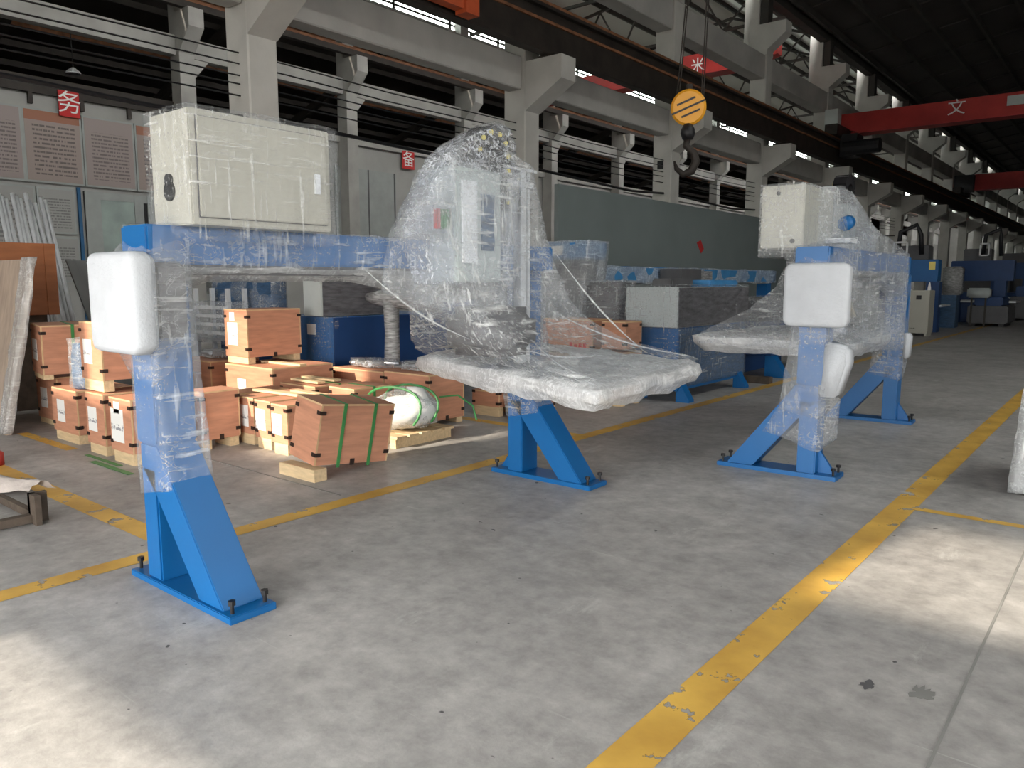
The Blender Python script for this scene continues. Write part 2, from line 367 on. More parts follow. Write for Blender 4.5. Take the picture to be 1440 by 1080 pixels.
MB().add([(FILL_SKYLIGHT[0], FILL_SKYLIGHT[2], zA(FILL_SKYLIGHT[0])+.05), (FILL_SKYLIGHT[1], FILL_SKYLIGHT[2], zA(FILL_SKYLIGHT[1])+.05), (FILL_SKYLIGHT[1], FILL_SKYLIGHT[3], zA(FILL_SKYLIGHT[1])+.05), (FILL_SKYLIGHT[0], FILL_SKYLIGHT[3], zA(FILL_SKYLIGHT[0])+.05)], [(0, 1, 2, 3)]).build('fill_skylight_pane', 'glass', roof)
portal(((FILL_SKYLIGHT[0]+FILL_SKYLIGHT[1])/2, (FILL_SKYLIGHT[2]+FILL_SKYLIGHT[3])/2, zA(5.1)+.3), (0, 0, 0), FILL_SKYLIGHT[1]-FILL_SKYLIGHT[0], FILL_SKYLIGHT[3]-FILL_SKYLIGHT[2])
for i in range(9):
    x = -9.2+i*1.25
    MB().box(x-.05, x+.05, FRONT, YB_-.1, zA(x)-.26, zA(x)-.05).build('purlin', 'purlin', roof)
MB().box(-9.78, -9.5, FRONT, YB_-.1, zA(-9.7)-.28, zA(-9.7)-.02).build('eave_beam', 'purlin', roof)
for i in range(20):                            # corrugation ribs across the slope
    y = 14+i*3.2
    MB().beam((-9.6, y, zA(-9.6)-.03), (2, y, zA(2)-.03), .35, .05).build('roof_rib', 'roof_dark', roof)
# ---- neighbouring bay roof (pale, lets light through) with trusses
def zB(x): return 13.0+(x+22.0)/6.1*.9 if x < -15.9 else 13.9-(x+15.9)/6.3*2.4
rB = MB()
for (xa, xb) in ((-22.75, -15.9), (-15.9, -9.6)):
    rB.add([(xa, FRONT-.2, zB(xa)), (xb, FRONT-.2, zB(xb)), (xb, YB_, zB(xb)), (xa, YB_, zB(xa)), (xa, FRONT-.2, zB(xa)+.04), (xb, FRONT-.2, zB(xb)+.04), (xb, YB_, zB(xb)+.04), (xa, YB_, zB(xa)+.04)],
           [(0,1,2,3),(7,6,5,4),(0,3,7,4),(1,5,6,2)])
rBo = struct(rB.build('ceiling_pale', 'roof_light'))
for i in range(10):
    x = -21.8+i*1.3
    MB().box(x-.04, x+.04, FRONT, YB_-.1, zB(x)-.2, zB(x)-.01).build('purlin', 'purlin', rBo)
trus = thing('roof_truss', 'dark steel lattice truss under the pale roof of the next bay', 'truss', (-15.9, 0, 11.2), 'trusses under the pale roof')
tb = [(-21.6+i*1.14) for i in range(11)]
MB().beam((-21.6, 0, 11.25), (-10.2, 0, 11.25), .1, .1).build('bottom_chord', 'purlin', trus)
MB().beam((-21.6, 0, zB(-21.6)-.25), (-15.9, 0, zB(-15.9)-.25), .1, .1).beam((-15.9, 0, zB(-15.9)-.25), (-10.2, 0, zB(-10.2)-.25), .1, .1).build('top_chord', 'purlin', trus)
for i in range(10):
    x0, x1 = tb[i], tb[i+1]
    MB().beam((x0, 0, 11.25 if i % 2 else zB(x0)-.28), (x1, 0, zB(x1)-.28 if i % 2 else 11.25), .06, .06).build('diagonal', 'purlin', trus)
PITCHY = 5.87
trus.location.y = 6.2
for i in range(1, 11): copy_tree(trus, loc=(-15.9, 6.2+PITCHY*i, 11.2))
# ---- column row A
colA = thing('concrete_column', 'grey concrete crane column with two corbels, one of the row beside the machines', 'column', (-9.64, 0, 0), 'columns carrying the crane runway')
c_ = MB().box(-9.90, -9.38, 0, .45, 0, 8.3).box(-10.15, -9.68, .02, .43, 8.3, 11.4).build('shaft', 'concrete', colA, bevel=.02, seg=1)
MB().prism([(-9.38, 4.73), (-8.54, 5.2), (-8.54, 5.62), (-9.38, 5.62)], 'y', 0, .45).build('corbel', 'concrete', colA)
MB().prism([(-9.38, 8.45), (-8.84, 8.86), (-8.84, 9.2), (-10.0, 9.2), (-9.9, 8.3), (-9.38, 8.3)], 'y', -.01, .46).build('upper_corbel', 'concrete', colA)
MB().box(-9.66, -9.42, .05, .4, 9.22, 10.1).build('steel_bracket', 'purlin', colA)
MB().box(-9.66, -9.44, .08, .40, 5.9, 7.6).build('steel_plate', 'grey_dark', colA)
NA = 19
colA.location.y = 5.99
for i in range(1, NA): copy_tree(colA, loc=(-9.64, 5.99+PITCHY*i, 0))
# dark square plate on one column
ob = MB().box(-9.76, -9.60, 17.712, 17.728, 4.32, 4.52).build('switch_box', 'black'); tag(ob, 'small black square box on a column near the hook', 'box')
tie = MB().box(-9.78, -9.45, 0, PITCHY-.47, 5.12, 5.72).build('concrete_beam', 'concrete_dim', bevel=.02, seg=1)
tag(tie, 'lower concrete tie beam between two crane columns', 'beam', 'lower beams between the crane columns'); tie.location.y = 5.99+.46
for i in range(-1, NA-1):
    if i == 0: continue
    c = tie.copy(); COL.objects.link(c); c.location.y = 5.99+.46+PITCHY*i
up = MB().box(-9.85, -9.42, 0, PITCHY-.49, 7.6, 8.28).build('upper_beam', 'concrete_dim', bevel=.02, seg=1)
tag(up, 'upper concrete crane beam high between two columns', 'beam', 'upper beams between the crane columns'); up.location.y = 5.99+.47
for i in range(1, NA-1):
    c = up.copy(); COL.objects.link(c); c.location.y = 5.99+.47+PITCHY*i
# runway girder and rail
rw = thing('crane_runway', 'long dark steel runway girder resting on the column corbels', 'girder', (-9.0, 6, 5.63))
MB().box(-9.02, -8.80, FRONT+.1, YB_-.5, 5.66, 5.71).box(-9.06, -8.78, FRONT+.1, YB_-.5, 6.42, 6.48).box(-8.94, -8.88, FRONT+.1, YB_-.5, 5.71, 6.42).build('girder', 'darksteel', rw)
MB().box(-8.96, -8.86, FRONT+.1, YB_-.5, 6.48, 6.58).build('rail', 'rust', rw)
MB().box(-8.88, -8.84, FRONT+.1, YB_-.5, 6.20, 6.25).build('busbar', 'rust', rw)
for i in range(14): MB().box(-9.1, -8.7, 6.0+PITCHY*i, 6.43+PITCHY*i, 5.622, 5.66).build('bearing_pad', 'darksteel', rw)
# wires strung along the columns
for k, z in enumerate((4.55, 4.41, 4.26, 4.15, 4.0)):
    p = [(-9.60, 1.0+i*1.9, z-.05*abs(math.sin((i*1.9-5)*math.pi/PITCHY))) for i in range(22)]
    tag(MB().tube(p, .011, 5).build('wire', 'black'), ('topmost thin black wire strung along the crane columns', 'second thin wire from the top along the crane columns', 'middle one of five thin wires along the crane columns', 'fourth thin wire from the top along the crane columns', 'lowest thin wire along the columns, just above the thick cable')[k], 'wire', 'wires along the columns')
tag(MB().tube([(-9.58, 1.0+i*1.9, 3.74-.05*(i % 3)) for i in range(22)], .03, 6).build('cable', 'black'), 'thick black cable slung below the thin wires on the columns', 'cable')
# grey-green partition
pt = struct(MB().box(-9.33, -9.24, 12.75, 33, 0, 3.45).build('wall_partition', 'green_wall'))
e_ = aX(985, 347, -9.235)
MB().prism([(-.22, .1), (.0, .17), (.2, -.05), (.05, -.17), (-.1, -.02)], 'x', -.006, .006).build('red_mark', 'ink_red', pt, local=True).location = e_
# ---- row B: wall, columns, beams
XB = -22.0
wins = [(83, 88.5, 6.9, 8.3), (96, 101, 6.9, 9.0), (107, 112, 6.9, 9.0), (60, 64, 7, 8.2)]
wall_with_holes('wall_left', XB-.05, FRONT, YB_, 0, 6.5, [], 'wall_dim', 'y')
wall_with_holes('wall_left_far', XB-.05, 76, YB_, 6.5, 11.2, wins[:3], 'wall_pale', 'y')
struct(MB().box(XB-.1, XB+.06, FRONT+.1, 12.6, 6.22, 6.62).build('trim_9', 'darksteel'))
struct(MB().box(XB-.1, XB+.1, 16.9, 76, 6.3, 6.55).build('trim_10', 'concrete_b'))
for i in range(7): struct(MB().box(XB-.05, XB+.05, 5.35+i*1.22, 5.45+i*1.22, 5.95, 6.25).build('trim_11', 'darksteel'))
colB = thing('rear_column', 'pale concrete column with a small corbel in the far row', 'column', (XB+.25, 0, 0), 'columns of the far row')
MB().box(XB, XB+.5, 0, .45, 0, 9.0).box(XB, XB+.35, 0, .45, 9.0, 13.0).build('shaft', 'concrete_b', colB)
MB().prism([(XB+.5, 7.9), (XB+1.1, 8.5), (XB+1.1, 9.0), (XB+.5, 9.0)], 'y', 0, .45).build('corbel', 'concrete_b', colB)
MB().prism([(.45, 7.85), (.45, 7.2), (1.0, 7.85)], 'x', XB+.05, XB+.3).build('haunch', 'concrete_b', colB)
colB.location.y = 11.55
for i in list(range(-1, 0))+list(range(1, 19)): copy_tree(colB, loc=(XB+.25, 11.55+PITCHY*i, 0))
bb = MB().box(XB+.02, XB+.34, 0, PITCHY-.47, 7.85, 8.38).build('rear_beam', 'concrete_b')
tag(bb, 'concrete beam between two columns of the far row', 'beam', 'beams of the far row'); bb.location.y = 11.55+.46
for i in list(range(-2, 0))+list(range(1, 18)):
    c = bb.copy(); COL.objects.link(c); c.location.y = 11.55+.46+PITCHY*i
r2 = thing('rear_runway', 'rusty crane rail on a dark girder along the far column row', 'rail', (XB+.85, 6, 9.0))
MB().box(XB+.75, XB+.95, FRONT+.1, YB_-.5, 9.0, 9.18).build('girder', 'darksteel', r2)
MB().box(XB+.78, XB+.92, FRONT+.1, YB_-.5, 9.18, 9.27).build('rail', 'rust', r2)
# clerestory band over the far row: frame, mullions, glass
cl = struct(MB().box(XB-.05, XB+.05, FRONT, YB_, 11.15, 11.36).box(XB-.05, XB+.05, FRONT, YB_, 12.15, 13.05).build('window_1', 'wall_pale'))
for i in range(36): MB().box(XB-.03, XB+.03, 2.4+i*1.47*2, 2.5+i*1.47*2, 11.36, 12.15).build('mullion', 'purlin', cl)
MB().box(XB-.03, XB+.03, FRONT, YB_, 11.50, 11.56).build('transom', 'purlin', cl)
MB().box(XB-.005, XB+.005, FRONT, YB_, 11.36, 12.15).build('pane', 'glass', cl)
portal((XB-.4, 40, 11.75), (0, -RT, 0), .8, 120)
# lean-to beyond the far row
lt = struct(MB().prism([(-36, 6.6), (XB-.1, 11.0), (XB-.1, 11.1), (-36, 6.7)], 'y', FRONT, YB_).build('ceiling_low', 'roof_dark'))
for i in range(12):
    x = -34.8+i*1.1; z = 6.6+(x+36)*4.4/13.9
    MB().box(x-.06, x+.06, FRONT, YB_, z-.22, z-.03).build('purlin', 'rust' if i % 3 == 1 else 'purlin', lt)
for i in range(12):
    y = 9+i*PITCHY
    MB().beam((-35.8, y, 6.3), (XB-.2, y, 10.6), .2, .3).build('rafter', 'purlin', lt)
struct(MB().box(-36.2, -36, FRONT, YB_, 0, 6.7).build('wall_low', 'roof_dark'))
lamp = thing('pendant_lamp', 'small pendant lamp hanging under the low dark roof', 'lamp', (-26, 10.9, 8.0))
p_ = aX(103, 101, -26); lamp.location = p_; WL[lamp.name] = p_.copy()
MB().tube([p_+Vector((0,0,0)), p_+Vector((0,0,1.2))], .015, 5).build('cord', 'black', lamp)
MB().tube([p_+Vector((0,0,.12)), p_+Vector((0,0,0)), p_+Vector((0,0,-.06))], [.05, .2, .22], 12).build('shade', 'white', lamp)

# posters and notices on the far wall
def px_plate(name, mt, x0, y0, x1, y1, X, th=.03):
    a = aX(x0, y0, X); b = aX(x1, y1, X)
    return MB().box(X-th, X, min(a.y, b.y), max(a.y, b.y), min(a.z, b.z), max(a.z, b.z)).build(name, mt)
XP = XB+.03
def poster(px0, px1, zt, zb, mt, label):
    ya = aX(px0, 200, XP).y; yb = aX(px1, 200, XP).y
    t = thing('notice_board', label, 'notice board', (XP, (ya+yb)/2, zb), 'notice boards on the far wall')
    MB().box(XB-.02, XP-.008, ya, yb, zb, zt).build('frame', 'frame_grey', t)
    MB().box(XP-.012, XP, ya+.05, yb-.05, zb+.05, zt-.05).build('sheet', mt, t)
poster(-42, 33, 5.85, 4.02, 'poster_pink', 'pale notice board on the far wall, next to the orange-headed one')
poster(33, 116, 5.85, 4.02, 'poster_orange', 'notice board with an orange heading under the red sign')
poster(117, 189, 5.85, 4.02, 'poster_pink', 'pinkish notice board above the sliding window')
poster(190, 262, 5.85, 4.02, 'poster_orange', 'orange-headed notice board beside the wrapped control cabinet')
poster(-30, 44, 3.92, 2.2, 'poster_grey', 'grey notice sheet behind the leaning metal tubes')
poster(46, 100, 3.92, 2.75, 'poster_grey', 'grey notice sheet left of the blue stripe by the window')
poster(46, 102, 2.68, 1.5, 'poster_grey', 'lower grey notice sheet above the dark panels')
def cjk(txt, size, mname, loc, rot, parent=None, name='lettering', label=None):
    cu = bpy.data.curves.new('tmp', 'FONT'); cu.body = txt; cu.size = size; cu.align_x = 'CENTER'; cu.align_y = 'CENTER'; cu.extrude = .004; cu.resolution_u = 2
    o = bpy.data.objects.new('tmp', cu); COL.objects.link(o)
    bpy.context.view_layer.update()
    me = bpy.data.meshes.new_from_object(o.evaluated_get(bpy.context.evaluated_depsgraph_get()))
    bpy.data.objects.remove(o)
    me.materials.clear(); me.materials.append(M[mname])
    r = bpy.data.objects.new(name, me); COL.objects.link(r); r.rotation_euler = rot
    if parent: r.parent = parent; r.location = Vector(loc)-WL[parent.name]
    else: r.location = loc
    return r
def red_sign(px0, px1, txt, label):
    ya = aX(px0, 145, XP+.1).y; yb = aX(px1, 145, XP+.1).y; zc = 6.06
    t = thing('red_sign', label, 'sign', (XP+.08, (ya+yb)/2, zc-.3))
    MB().box(XP+.05, XP+.08, ya, yb, zc-.32, zc+.32).build('plate', 'ink_red', t)
    cjk(txt, .6, 'paper', (XP+.086, (ya+yb)/2, zc), (RT, 0, RT), t)
red_sign(83, 112, '务', 'red square sign with one white character above the notice boards')
red_sign(565, 582, '备', 'red square sign with a white character on the far wall behind the wrapped head')
# sliding window
wd = struct(MB().box(XB-.03, XB+.02, 8.95, 13.0, 1.0, 3.9).build('window_2', 'black'))
for (ya, yb) in ((8.95, 9.35), (10.25, 10.5), (10.62, 10.8), (12.7, 12.95)): MB().box(XB, XB+.06, ya, yb, 1.0, 3.9).build('window_frame', 'frame_grey', wd)
MB().box(XB, XB+.05, 8.95, 12.95, 3.70, 3.9).build('window_frame', 'frame_grey', wd)
MB().box(XB, XB+.05, 8.95, 12.95, .9, 1.15).build('window_frame', 'frame_grey', wd)
MB().box(XB+.02, XB+.035, 9.35, 10.25, 1.15, 3.7).build('pane', 'green_shade', wd)
MB().box(XB+.025, XB+.04, 10.8, 12.7, 1.15, 3.7).build('pane', 'glass', wd)
struct(MB().box(XB-.02, XB+.05, 8.78, 8.86, .5, 3.98).build('trim_12', 'blue_trim'))
# pale cladding panels under the far row
pn = struct(MB().box(XB, XB+.05, 17.2, 20.0, 0, 5.5).build('wall_panel', 'frame_grey'))
for y in (17.45, 18.65, 19.9): MB().box(XB+.05, XB+.07, y, y+.05, .1, 5.5).build('panel_seam', 'grey_dark', pn)

# =================================================================== CRANES
def crane(name, label, Y, xa, xb, z0, z1, mt, txt=None, txp=None, hoist=None):
    t = thing(name, label, 'crane', ((xa+xb)/2, Y, z0))
    MB().add([(xa, Y-.2, z0+.25), (xa+.9, Y-.2, z0), (xb-.9, Y-.2, z0), (xb, Y-.2, z0+.25), (xb, Y-.2, z1), (xa, Y-.2, z1)]+[(xa, Y+.2, z0+.25), (xa+.9, Y+.2, z0), (xb-.9, Y+.2, z0), (xb, Y+.2, z0+.25), (xb, Y+.2, z1), (xa, Y+.2, z1)],
             [(0,1,2,3,4,5),(11,10,9,8,7,6)]+[(i, (i+1) % 6, 6+(i+1) % 6, 6+i) for i in range(6)]).build('box_girder', mt, t)
    MB().box(xa+.5, xb-.5, Y-.34, Y+.34, z0-.02, z0+.03).build('bottom_flange', mt, t)
    return t
# crane over our bay, the one seen from the front
t = crane('overhead_crane', 'dark red overhead crane girder with a white character across the main bay', 30.0, -9.1, 12.5, 6.78, 7.5, 'red')
MB().box(-9.12, -8.7, 28.4, 31.6, 6.59, 6.95).build('end_carriage', 'darksteel', t)
MB().box(-8.76, -8.2, 29.0, 29.7, 5.9, 6.66).tube([(-8.6, 28.9, 6.15), (-7.4, 28.9, 6.15)], .25, 12).build('drive_motor', 'black', t)
MB().box(-9.3, -8.85, 28.9, 29.3, 6.96, 7.55).build('control_box', 'grey_cab', t)
cjk('文', .55, 'paper', (aY(1345, 152, 29.79)), (RT, 0, 0), t)
g2 = aY(1432, 140, 29.78)
MB().box(g2.x-.3, g2.x+.5, 29.76, 29.79, g2.z-.15, g2.z+.15).build('name_plate', 'grey_cab', t)
t = crane('overhead_crane', 'farther dark red crane girder near the end of the main bay', 53.0, -9.1, 12.5, 6.85, 7.75, 'red')
MB().box(-9.12, -8.7, 51.5, 54.5, 6.59, 6.95).build('end_carriage', 'darksteel', t)
MB().box(-9.2, -8.2, 52.3, 52.75, 6.7, 7.7).build('drive_motor', 'black', t)
t = crane('overhead_crane', 'bright red crane girder in the neighbouring bay under the pale roof', 27.0, -20.9, -10.3, 8.95, 9.7, 'red')
MB().box(-21.3, -20.7, 26.0, 28.2, 9.28, 9.55).build('end_carriage', 'red', t)
cjk('米', .55, 'paper', aY(981, 93, 26.78), (RT, 0, 0), t)
# crane with the hook, its girder just above the view
t = crane('overhead_crane', 'orange-red crane with its end frame on the runway, carrying the yellow hook block', 10.2, -8.95, 12.5, 6.95, 7.75, 'orange_red')
MB().box(-8.74, -8.56, 6.6, 9.55, 5.72, 5.88).build('end_frame', 'orange_red', t)
MB().box(-8.74, -8.50, 9.28, 9.58, 5.66, 6.95).build('end_post', 'orange_red', t)
MB().box(-9.12, -8.6, 6.6, 11.4, 6.59, 6.95).build('end_carriage', 'darksteel', t)
MB().box(-5.5, -4.3, 9.7, 10.7, 6.25, 6.93).build('hoist', 'orange_red', t)
hk = Vector((-5.0, 9.9, 3.85)); t = thing('hook_block', 'yellow round hook block with three dark slots hanging on wire ropes', 'hook', hk)
ax = Vector((.42, -.9, -.12)).normalized(); sx = Vector((0,0,1)).cross(ax).normalized(); sz = ax.cross(sx)
def disc(b, c, r, th, n=40, mi=0, rim=.03):
    rings = [(-th/2, r-rim), (-th/2+rim, r), (th/2-rim, r), (th/2, r-rim)]
    vs = [c+ax*h+(sx*math.cos(2*math.pi*k/n)+sz*math.sin(2*math.pi*k/n))*rr for h, rr in rings for k in range(n)]
    fs = [tuple(range(n))[::-1], tuple(range(3*n, 4*n))]+[(i*n+k, i*n+(k+1) % n, (i+1)*n+(k+1) % n, (i+1)*n+k) for i in range(3) for k in range(n)]
    b.add(vs, fs, mi)
b = MB(); disc(b, hk, .235, .16); b.build('sheave_case', 'yellow_hook', t)
for (o, hl) in ((.085, .13), (0, .235), (-.085, .13)):
    q = MB(); u = (sx*.93+sz*.36); v = ax.cross(u); cc = hk+ax*.078+v*o
    q.add([cc-u*hl-v*.012, cc+u*hl-v*.012, cc+u*hl+v*.012, cc-u*hl+v*.012]+[p+ax*.01 for p in (cc-u*hl-v*.012, cc+u*hl-v*.012, cc+u*hl+v*.012, cc-u*hl+v*.012)],
          [(0,1,2,3),(7,6,5,4),(0,4,5,1),(1,5,6,2),(2,6,7,3),(3,7,4,0)]); q.build('slot', 'black', t)
MB().tube([hk+Vector((0,0,-.2)), hk+Vector((0,0,-.28)), hk+Vector((0,0,-.34)), hk+Vector((0,0,-.42))], [.05, .09, .10, .07], 12).build('swivel', 'black', t, smooth=True)
hp = [hk+sx*a+Vector((0,0,z)) for a, z in ((0, -.40), (-.02, -.5), (.09, -.6), (.12, -.72), (.06, -.84), (-.05, -.88), (-.14, -.80), (-.17, -.70))]
MB().tube(hp, [.05, .05, .055, .06, .06, .05, .035, .015], 8).build('hook', 'darksteel', t, smooth=True)
for a in (-.17, -.14, .16, .19): MB().tube([hk+sx*a, hk+sx*a*.7+Vector((0,.25,2.38))], .009, 5).build('wire_rope', 'darksteel', t)
MB().tube([hk+Vector((0,0,.15)), hk+Vector((0,0,.30))], .05, 8).build('neck', 'darksteel', t)

# =================================================================== FILM HELPERS
def nz(p, s, seed=0): return noise.noise_vector(Vector(p)*s+Vector((seed*7.3, seed*3.1, seed)))
def film_hull(name, pts, parent, mt='film', sub=.06, amp=.012, fs=7.0, pad=.012, seed=0):
    bm = bmesh.new(); off = WL.get(parent.name, Vector())
    c = sum((Vector(p) for p in pts), Vector())/len(pts)
    for p in pts:
        p = Vector(p); d = (p-c).normalized(); bm.verts.new(p+d*pad-off)
    r = bmesh.ops.convex_hull(bm, input=bm.verts)
    bad = {g for g in list(r['geom_interior'])+list(r['geom_unused']) if isinstance(g, bmesh.types.BMVert)} | {v for v in bm.verts if not v.link_faces}
    bmesh.ops.delete(bm, geom=list(bad), context='VERTS')
    for _ in range(6):
        es = [e for e in bm.edges if e.calc_length() > sub*1.6]
        if not es: break
        bmesh.ops.subdivide_edges(bm, edges=es, cuts=1); bmesh.ops.triangulate(bm, faces=[f for f in bm.faces if len(f.verts) > 3])
    for v in bm.verts: v.co += nz(v.co, fs, seed)*amp
    me = bpy.data.meshes.new(name); bm.to_mesh(me); bm.free()
    for p in me.polygons: p.use_smooth = True
    me.materials.append(M[mt]); o = bpy.data.objects.new(name, me); COL.objects.link(o); o.parent = parent; WL[o.name] = off
    return o
def box_pts(x0, x1, y0, y1, z0, z1): return [(x, y, z) for x in (x0, x1) for y in (y0, y1) for z in (z0, z1)]
def quad_ring(q, z, n, rnd=0.0):             # n points round a quad given as 4 xy corners
    L = [(Vector(q[(i+1) % 4])-Vector(q[i])).length for i in range(4)]
    out = []
    for i in range(4):
        for k in range(n//4):
            t = k/(n//4); a = Vector(q[i]); b = Vector(q[(i+1) % 4]); out.append(a.lerp(b, t))
    if rnd:
        c = sum(out, Vector((0,0)))/len(out); r = sum((p-c).length for p in out)/len(out)
        out = [c+(p-c)*(1-rnd)+(p-c).normalized()*r*rnd for p in out]
    return [Vector((p.x, p.y, z)) for p in out]
def film_loft(name, rings, parent, mt, amp=.015, fs=5.0, seed=0, steps=4, captop=True):
    off = WL.get(parent.name, Vector()); R = []
    for i in range(len(rings)-1):
        for s in range(steps): R.append([a.lerp(b, s/steps) for a, b in zip(rings[i], rings[i+1])])
    R.append(rings[-1]); n = len(R[0]); b = MB()
    vs = []
    for ring in R:
        for p in ring: vs.append(p+nz(p, fs, seed)*amp)
    fs_ = [(i*n+k, i*n+(k+1) % n, (i+1)*n+(k+1) % n, (i+1)*n+k) for i in range(len(R)-1) for k in range(n)]
    if captop: fs_.append(tuple(range(n)))
    b.add(vs, fs_)
    return b.build(name, mt, parent, smooth=True)

# =================================================================== GANTRY MACHINES
def cushion(t, x0, x1, y0, y1, z0, z1, r=.06, e=.03):
    b = MB(); n = 6; prof = []
    for (cx, cz, a0) in ((x1-r, z1-r, 0), (x0+r, z1-r, 1), (x0+r, z0+r, 2), (x1-r, z0+r, 3)):
        for k in range(n+1):
            a = (a0+k/n)*RT; prof.append((cx, cz, math.cos(a), math.sin(a)))
    rings = [(y0, -e), (y0+e*.3, -e*.3), (y0+e, 0), (y1-e, 0), (y1, -e*.6)]; m = len(prof); vs = []
    for y, dr in rings:
        for cx, cz, ca, sa in prof: vs.append(Vector((cx+(r+dr)*ca, y, cz+(r+dr)*sa))+nz((cx+ca, y, cz+sa), 5, 1)*.004)
    b.add(vs, [tuple(range(m))[::-1], tuple(range(4*m, 5*m))]+[(i*m+k, i*m+(k+1) % m, (i+1)*m+(k+1) % m, (i+1)*m+k) for i in range(4) for k in range(m)])
    return b.build('foam_cushion', 'foam', t, smooth=True)
def machine(label, ox, oy, s, span, first):
    """ox: post centre x, oy: front of the first base plate, s: +1 brace to +x, -1 brace to -x"""
    t = thing('printing_machine', label, 'machine', (ox, oy, 0))
    X = lambda x: ox+s*x
    def bx(b, x0, x1, y0, y1, z0, z1, mi=0): a, c = sorted((X(x0), X(x1))); return b.box(a, c, oy+y0, oy+y1, z0, z1, mi)
    for li, y in enumerate((0, span)):
        p = bx(MB(), -.23, .71, y, y+.235, 0, .035).build('base_plate', 'blue', t, bevel=.004)
        for (bx_, by_) in ((-.20, .04), (-.20, .19), (.67, .035), (.67, .20)):
            c = Vector((X(bx_), oy+y+by_, 0))
            MB().tube([c+Vector((0,0,.035)), c+Vector((0,0,.075))], .009, 8).tube([c+Vector((0,0,.075)), c+Vector((0,0,.095))], .018, 6).build('bolt', 'black', p)
        bx(MB(), -.07, .07, y+.015, y+.22, .035, .60).build('post', 'blue', t, bevel=.008)
        MB().prism([(X(.63), .035), (X(.10), .72), (X(-.07), .72), (X(-.07), .60), (X(.065), .47), (X(.42), .035)], 'y', oy+y+.015, oy+y+.22).build('brace', 'blue', t, bevel=.006)
        bx(MB(), -.10, .10, y+.015, y+.22, .72, 1.58).build('upper_post', 'blue', t, bevel=.008)
        if not (first and li == 0): MB().prism([(X(-.07), .035), (X(-.20), .035), (X(-.07), .22)], 'y', oy+y+.10, oy+y+.13).build('gusset', 'blue', t)
        film_hull('post_film', box_pts(X(-.10), X(.10), oy+y+.012, oy+y+.225, .62, 1.56)+[(X(.22), oy+y+.012, .53), (X(.22), oy+y+.225, .53), (X(-.08), oy+y+.012, .47), (X(-.08), oy+y+.225, .47)], t, 'film', .05, .008, 9, .010, li+1)
    bx(MB(), -.10, .15, -.0, span+(.30 if first else .14), 1.585, 1.765).build('beam', 'blue', t, bevel=.01)
    bx(MB(), -.08, .13, .02, span*.62, 1.535, 1.585).build('cable_tray', 'grey_dark', t)
    # control cabinet on the beam
    cx0, cx1, cy0, cy1, cz0, cz1 = (-.06, .30, .15, .93, 1.765, 2.285) if first else (.14, .47, .14, .92, 1.767, 2.245)
    body = bx(MB(), cx0, cx1, cy0, cy1, cz0, cz1).build('cabinet', 'cabinet', t, bevel=.006)
    d = bx(MB(), cx1+.001, cx1+.016, cy0+.035, cy1-.035, cz0+.035, cz1-.035).build('cabinet_door', 'cabinet', body, bevel=.003)
    bx(MB(), cx1, cx1+.006, cy0+.031, cy1-.031, cz0+.031, cz1-.031).build('door_seal', 'grey_dark', body)
    bx(MB(), cx1+.016, cx1+.03, cy1-.115, cy1-.085, cz0+.19, cz0+.29).build('door_handle', 'alu', body)
    if first:
        q = MB(); c = Vector((X(cx0+.17), oy+cy0, cz0+.16))
        q.tube([c, c+Vector((0, -.012, 0))], .045, 16); q.tube([c+Vector((0, 0, .05)), c+Vector((0, -.014, .05))], .03, 12); q.build('main_switch', 'black', body)
    else:
        c = Vector((X(cx0+.08), oy+cy0, cz0+.05)); MB().tube([c, c+Vector((0, -.012, 0))], .018, 12).build('cable_gland', 'black', body)
        c = Vector((X(cx0+.2), oy+cy0, cz1-.06)); MB().tube([c, c+Vector((0, -.012, 0))], .016, 12).build('cable_gland', 'black', body)
    film_hull('cabinet_film', box_pts(X(cx0), X(cx1+(.035 if first else 0)), oy+cy0-.01, oy+cy1, cz0-.06, cz1), t, 'film_thin' if first else 'film', .06, .006, 6, .022, 3)
    # foam cushions
    fx = 0.0 if first else -.03
    xa_, xb_ = sorted((X(fx-.245), X(fx+.225))); cushion(t, xa_, xb_, oy-.115, oy+.005, 1.17, 1.64)
    bx(MB(), fx-.19, fx+.20, .005, .16, 1.24, 1.59).build('motor_box', 'greywrap', t, bevel=.02)
    film_hull('motor_film', box_pts(X(fx-.225), X(fx+.205), oy-.015, oy+.17, 1.22, 1.60)+[(X(-.09), oy+.02, 1.02), (X(.09), oy+.02, 1.02), (X(.10), oy+.22, 1.74), (X(-.10), oy+.22, 1.74), (X(.0), oy+.02, 1.74), (X(.1), oy+.21, 1.15)], t, 'film', .05, .012, 8, .012, 5)
    if not first:
        q = MB(); q.prism([(X(-.26), 1.02), (X(-.10), 1.06), (X(-.06), .64), (X(-.20), .64), (X(-.27), .9)], 'y', oy+.0, oy+.2)
        q.build('foam_cushion', 'foam', t, bevel=.02, smooth=True, seg=3)
        q = MB(); q.prism([(X(-.16), .95), (X(-.10), .98), (X(-.10), .70), (X(-.15), .70)], 'y', oy+span, oy+span+.2); q.build('foam_cushion', 'foam', t, bevel=.015, smooth=True, seg=2)
        film_hull('foot_film', [(X(.34), oy+.01, .33), (X(.34), oy+.22, .33), (X(-.09), oy+.01, .22), (X(-.16), oy+.2, .3), (X(-.20), oy+.1, .62), (X(-.1), oy, .7), (X(.1), oy, .72), (X(.1), oy+.22, .72)], t, 'film', .05, .012, 8, .01, 9)
    # sagging film skirt hanging under the beam
    L_ = span*.66 if first else span
    R1 = []; npt = 30
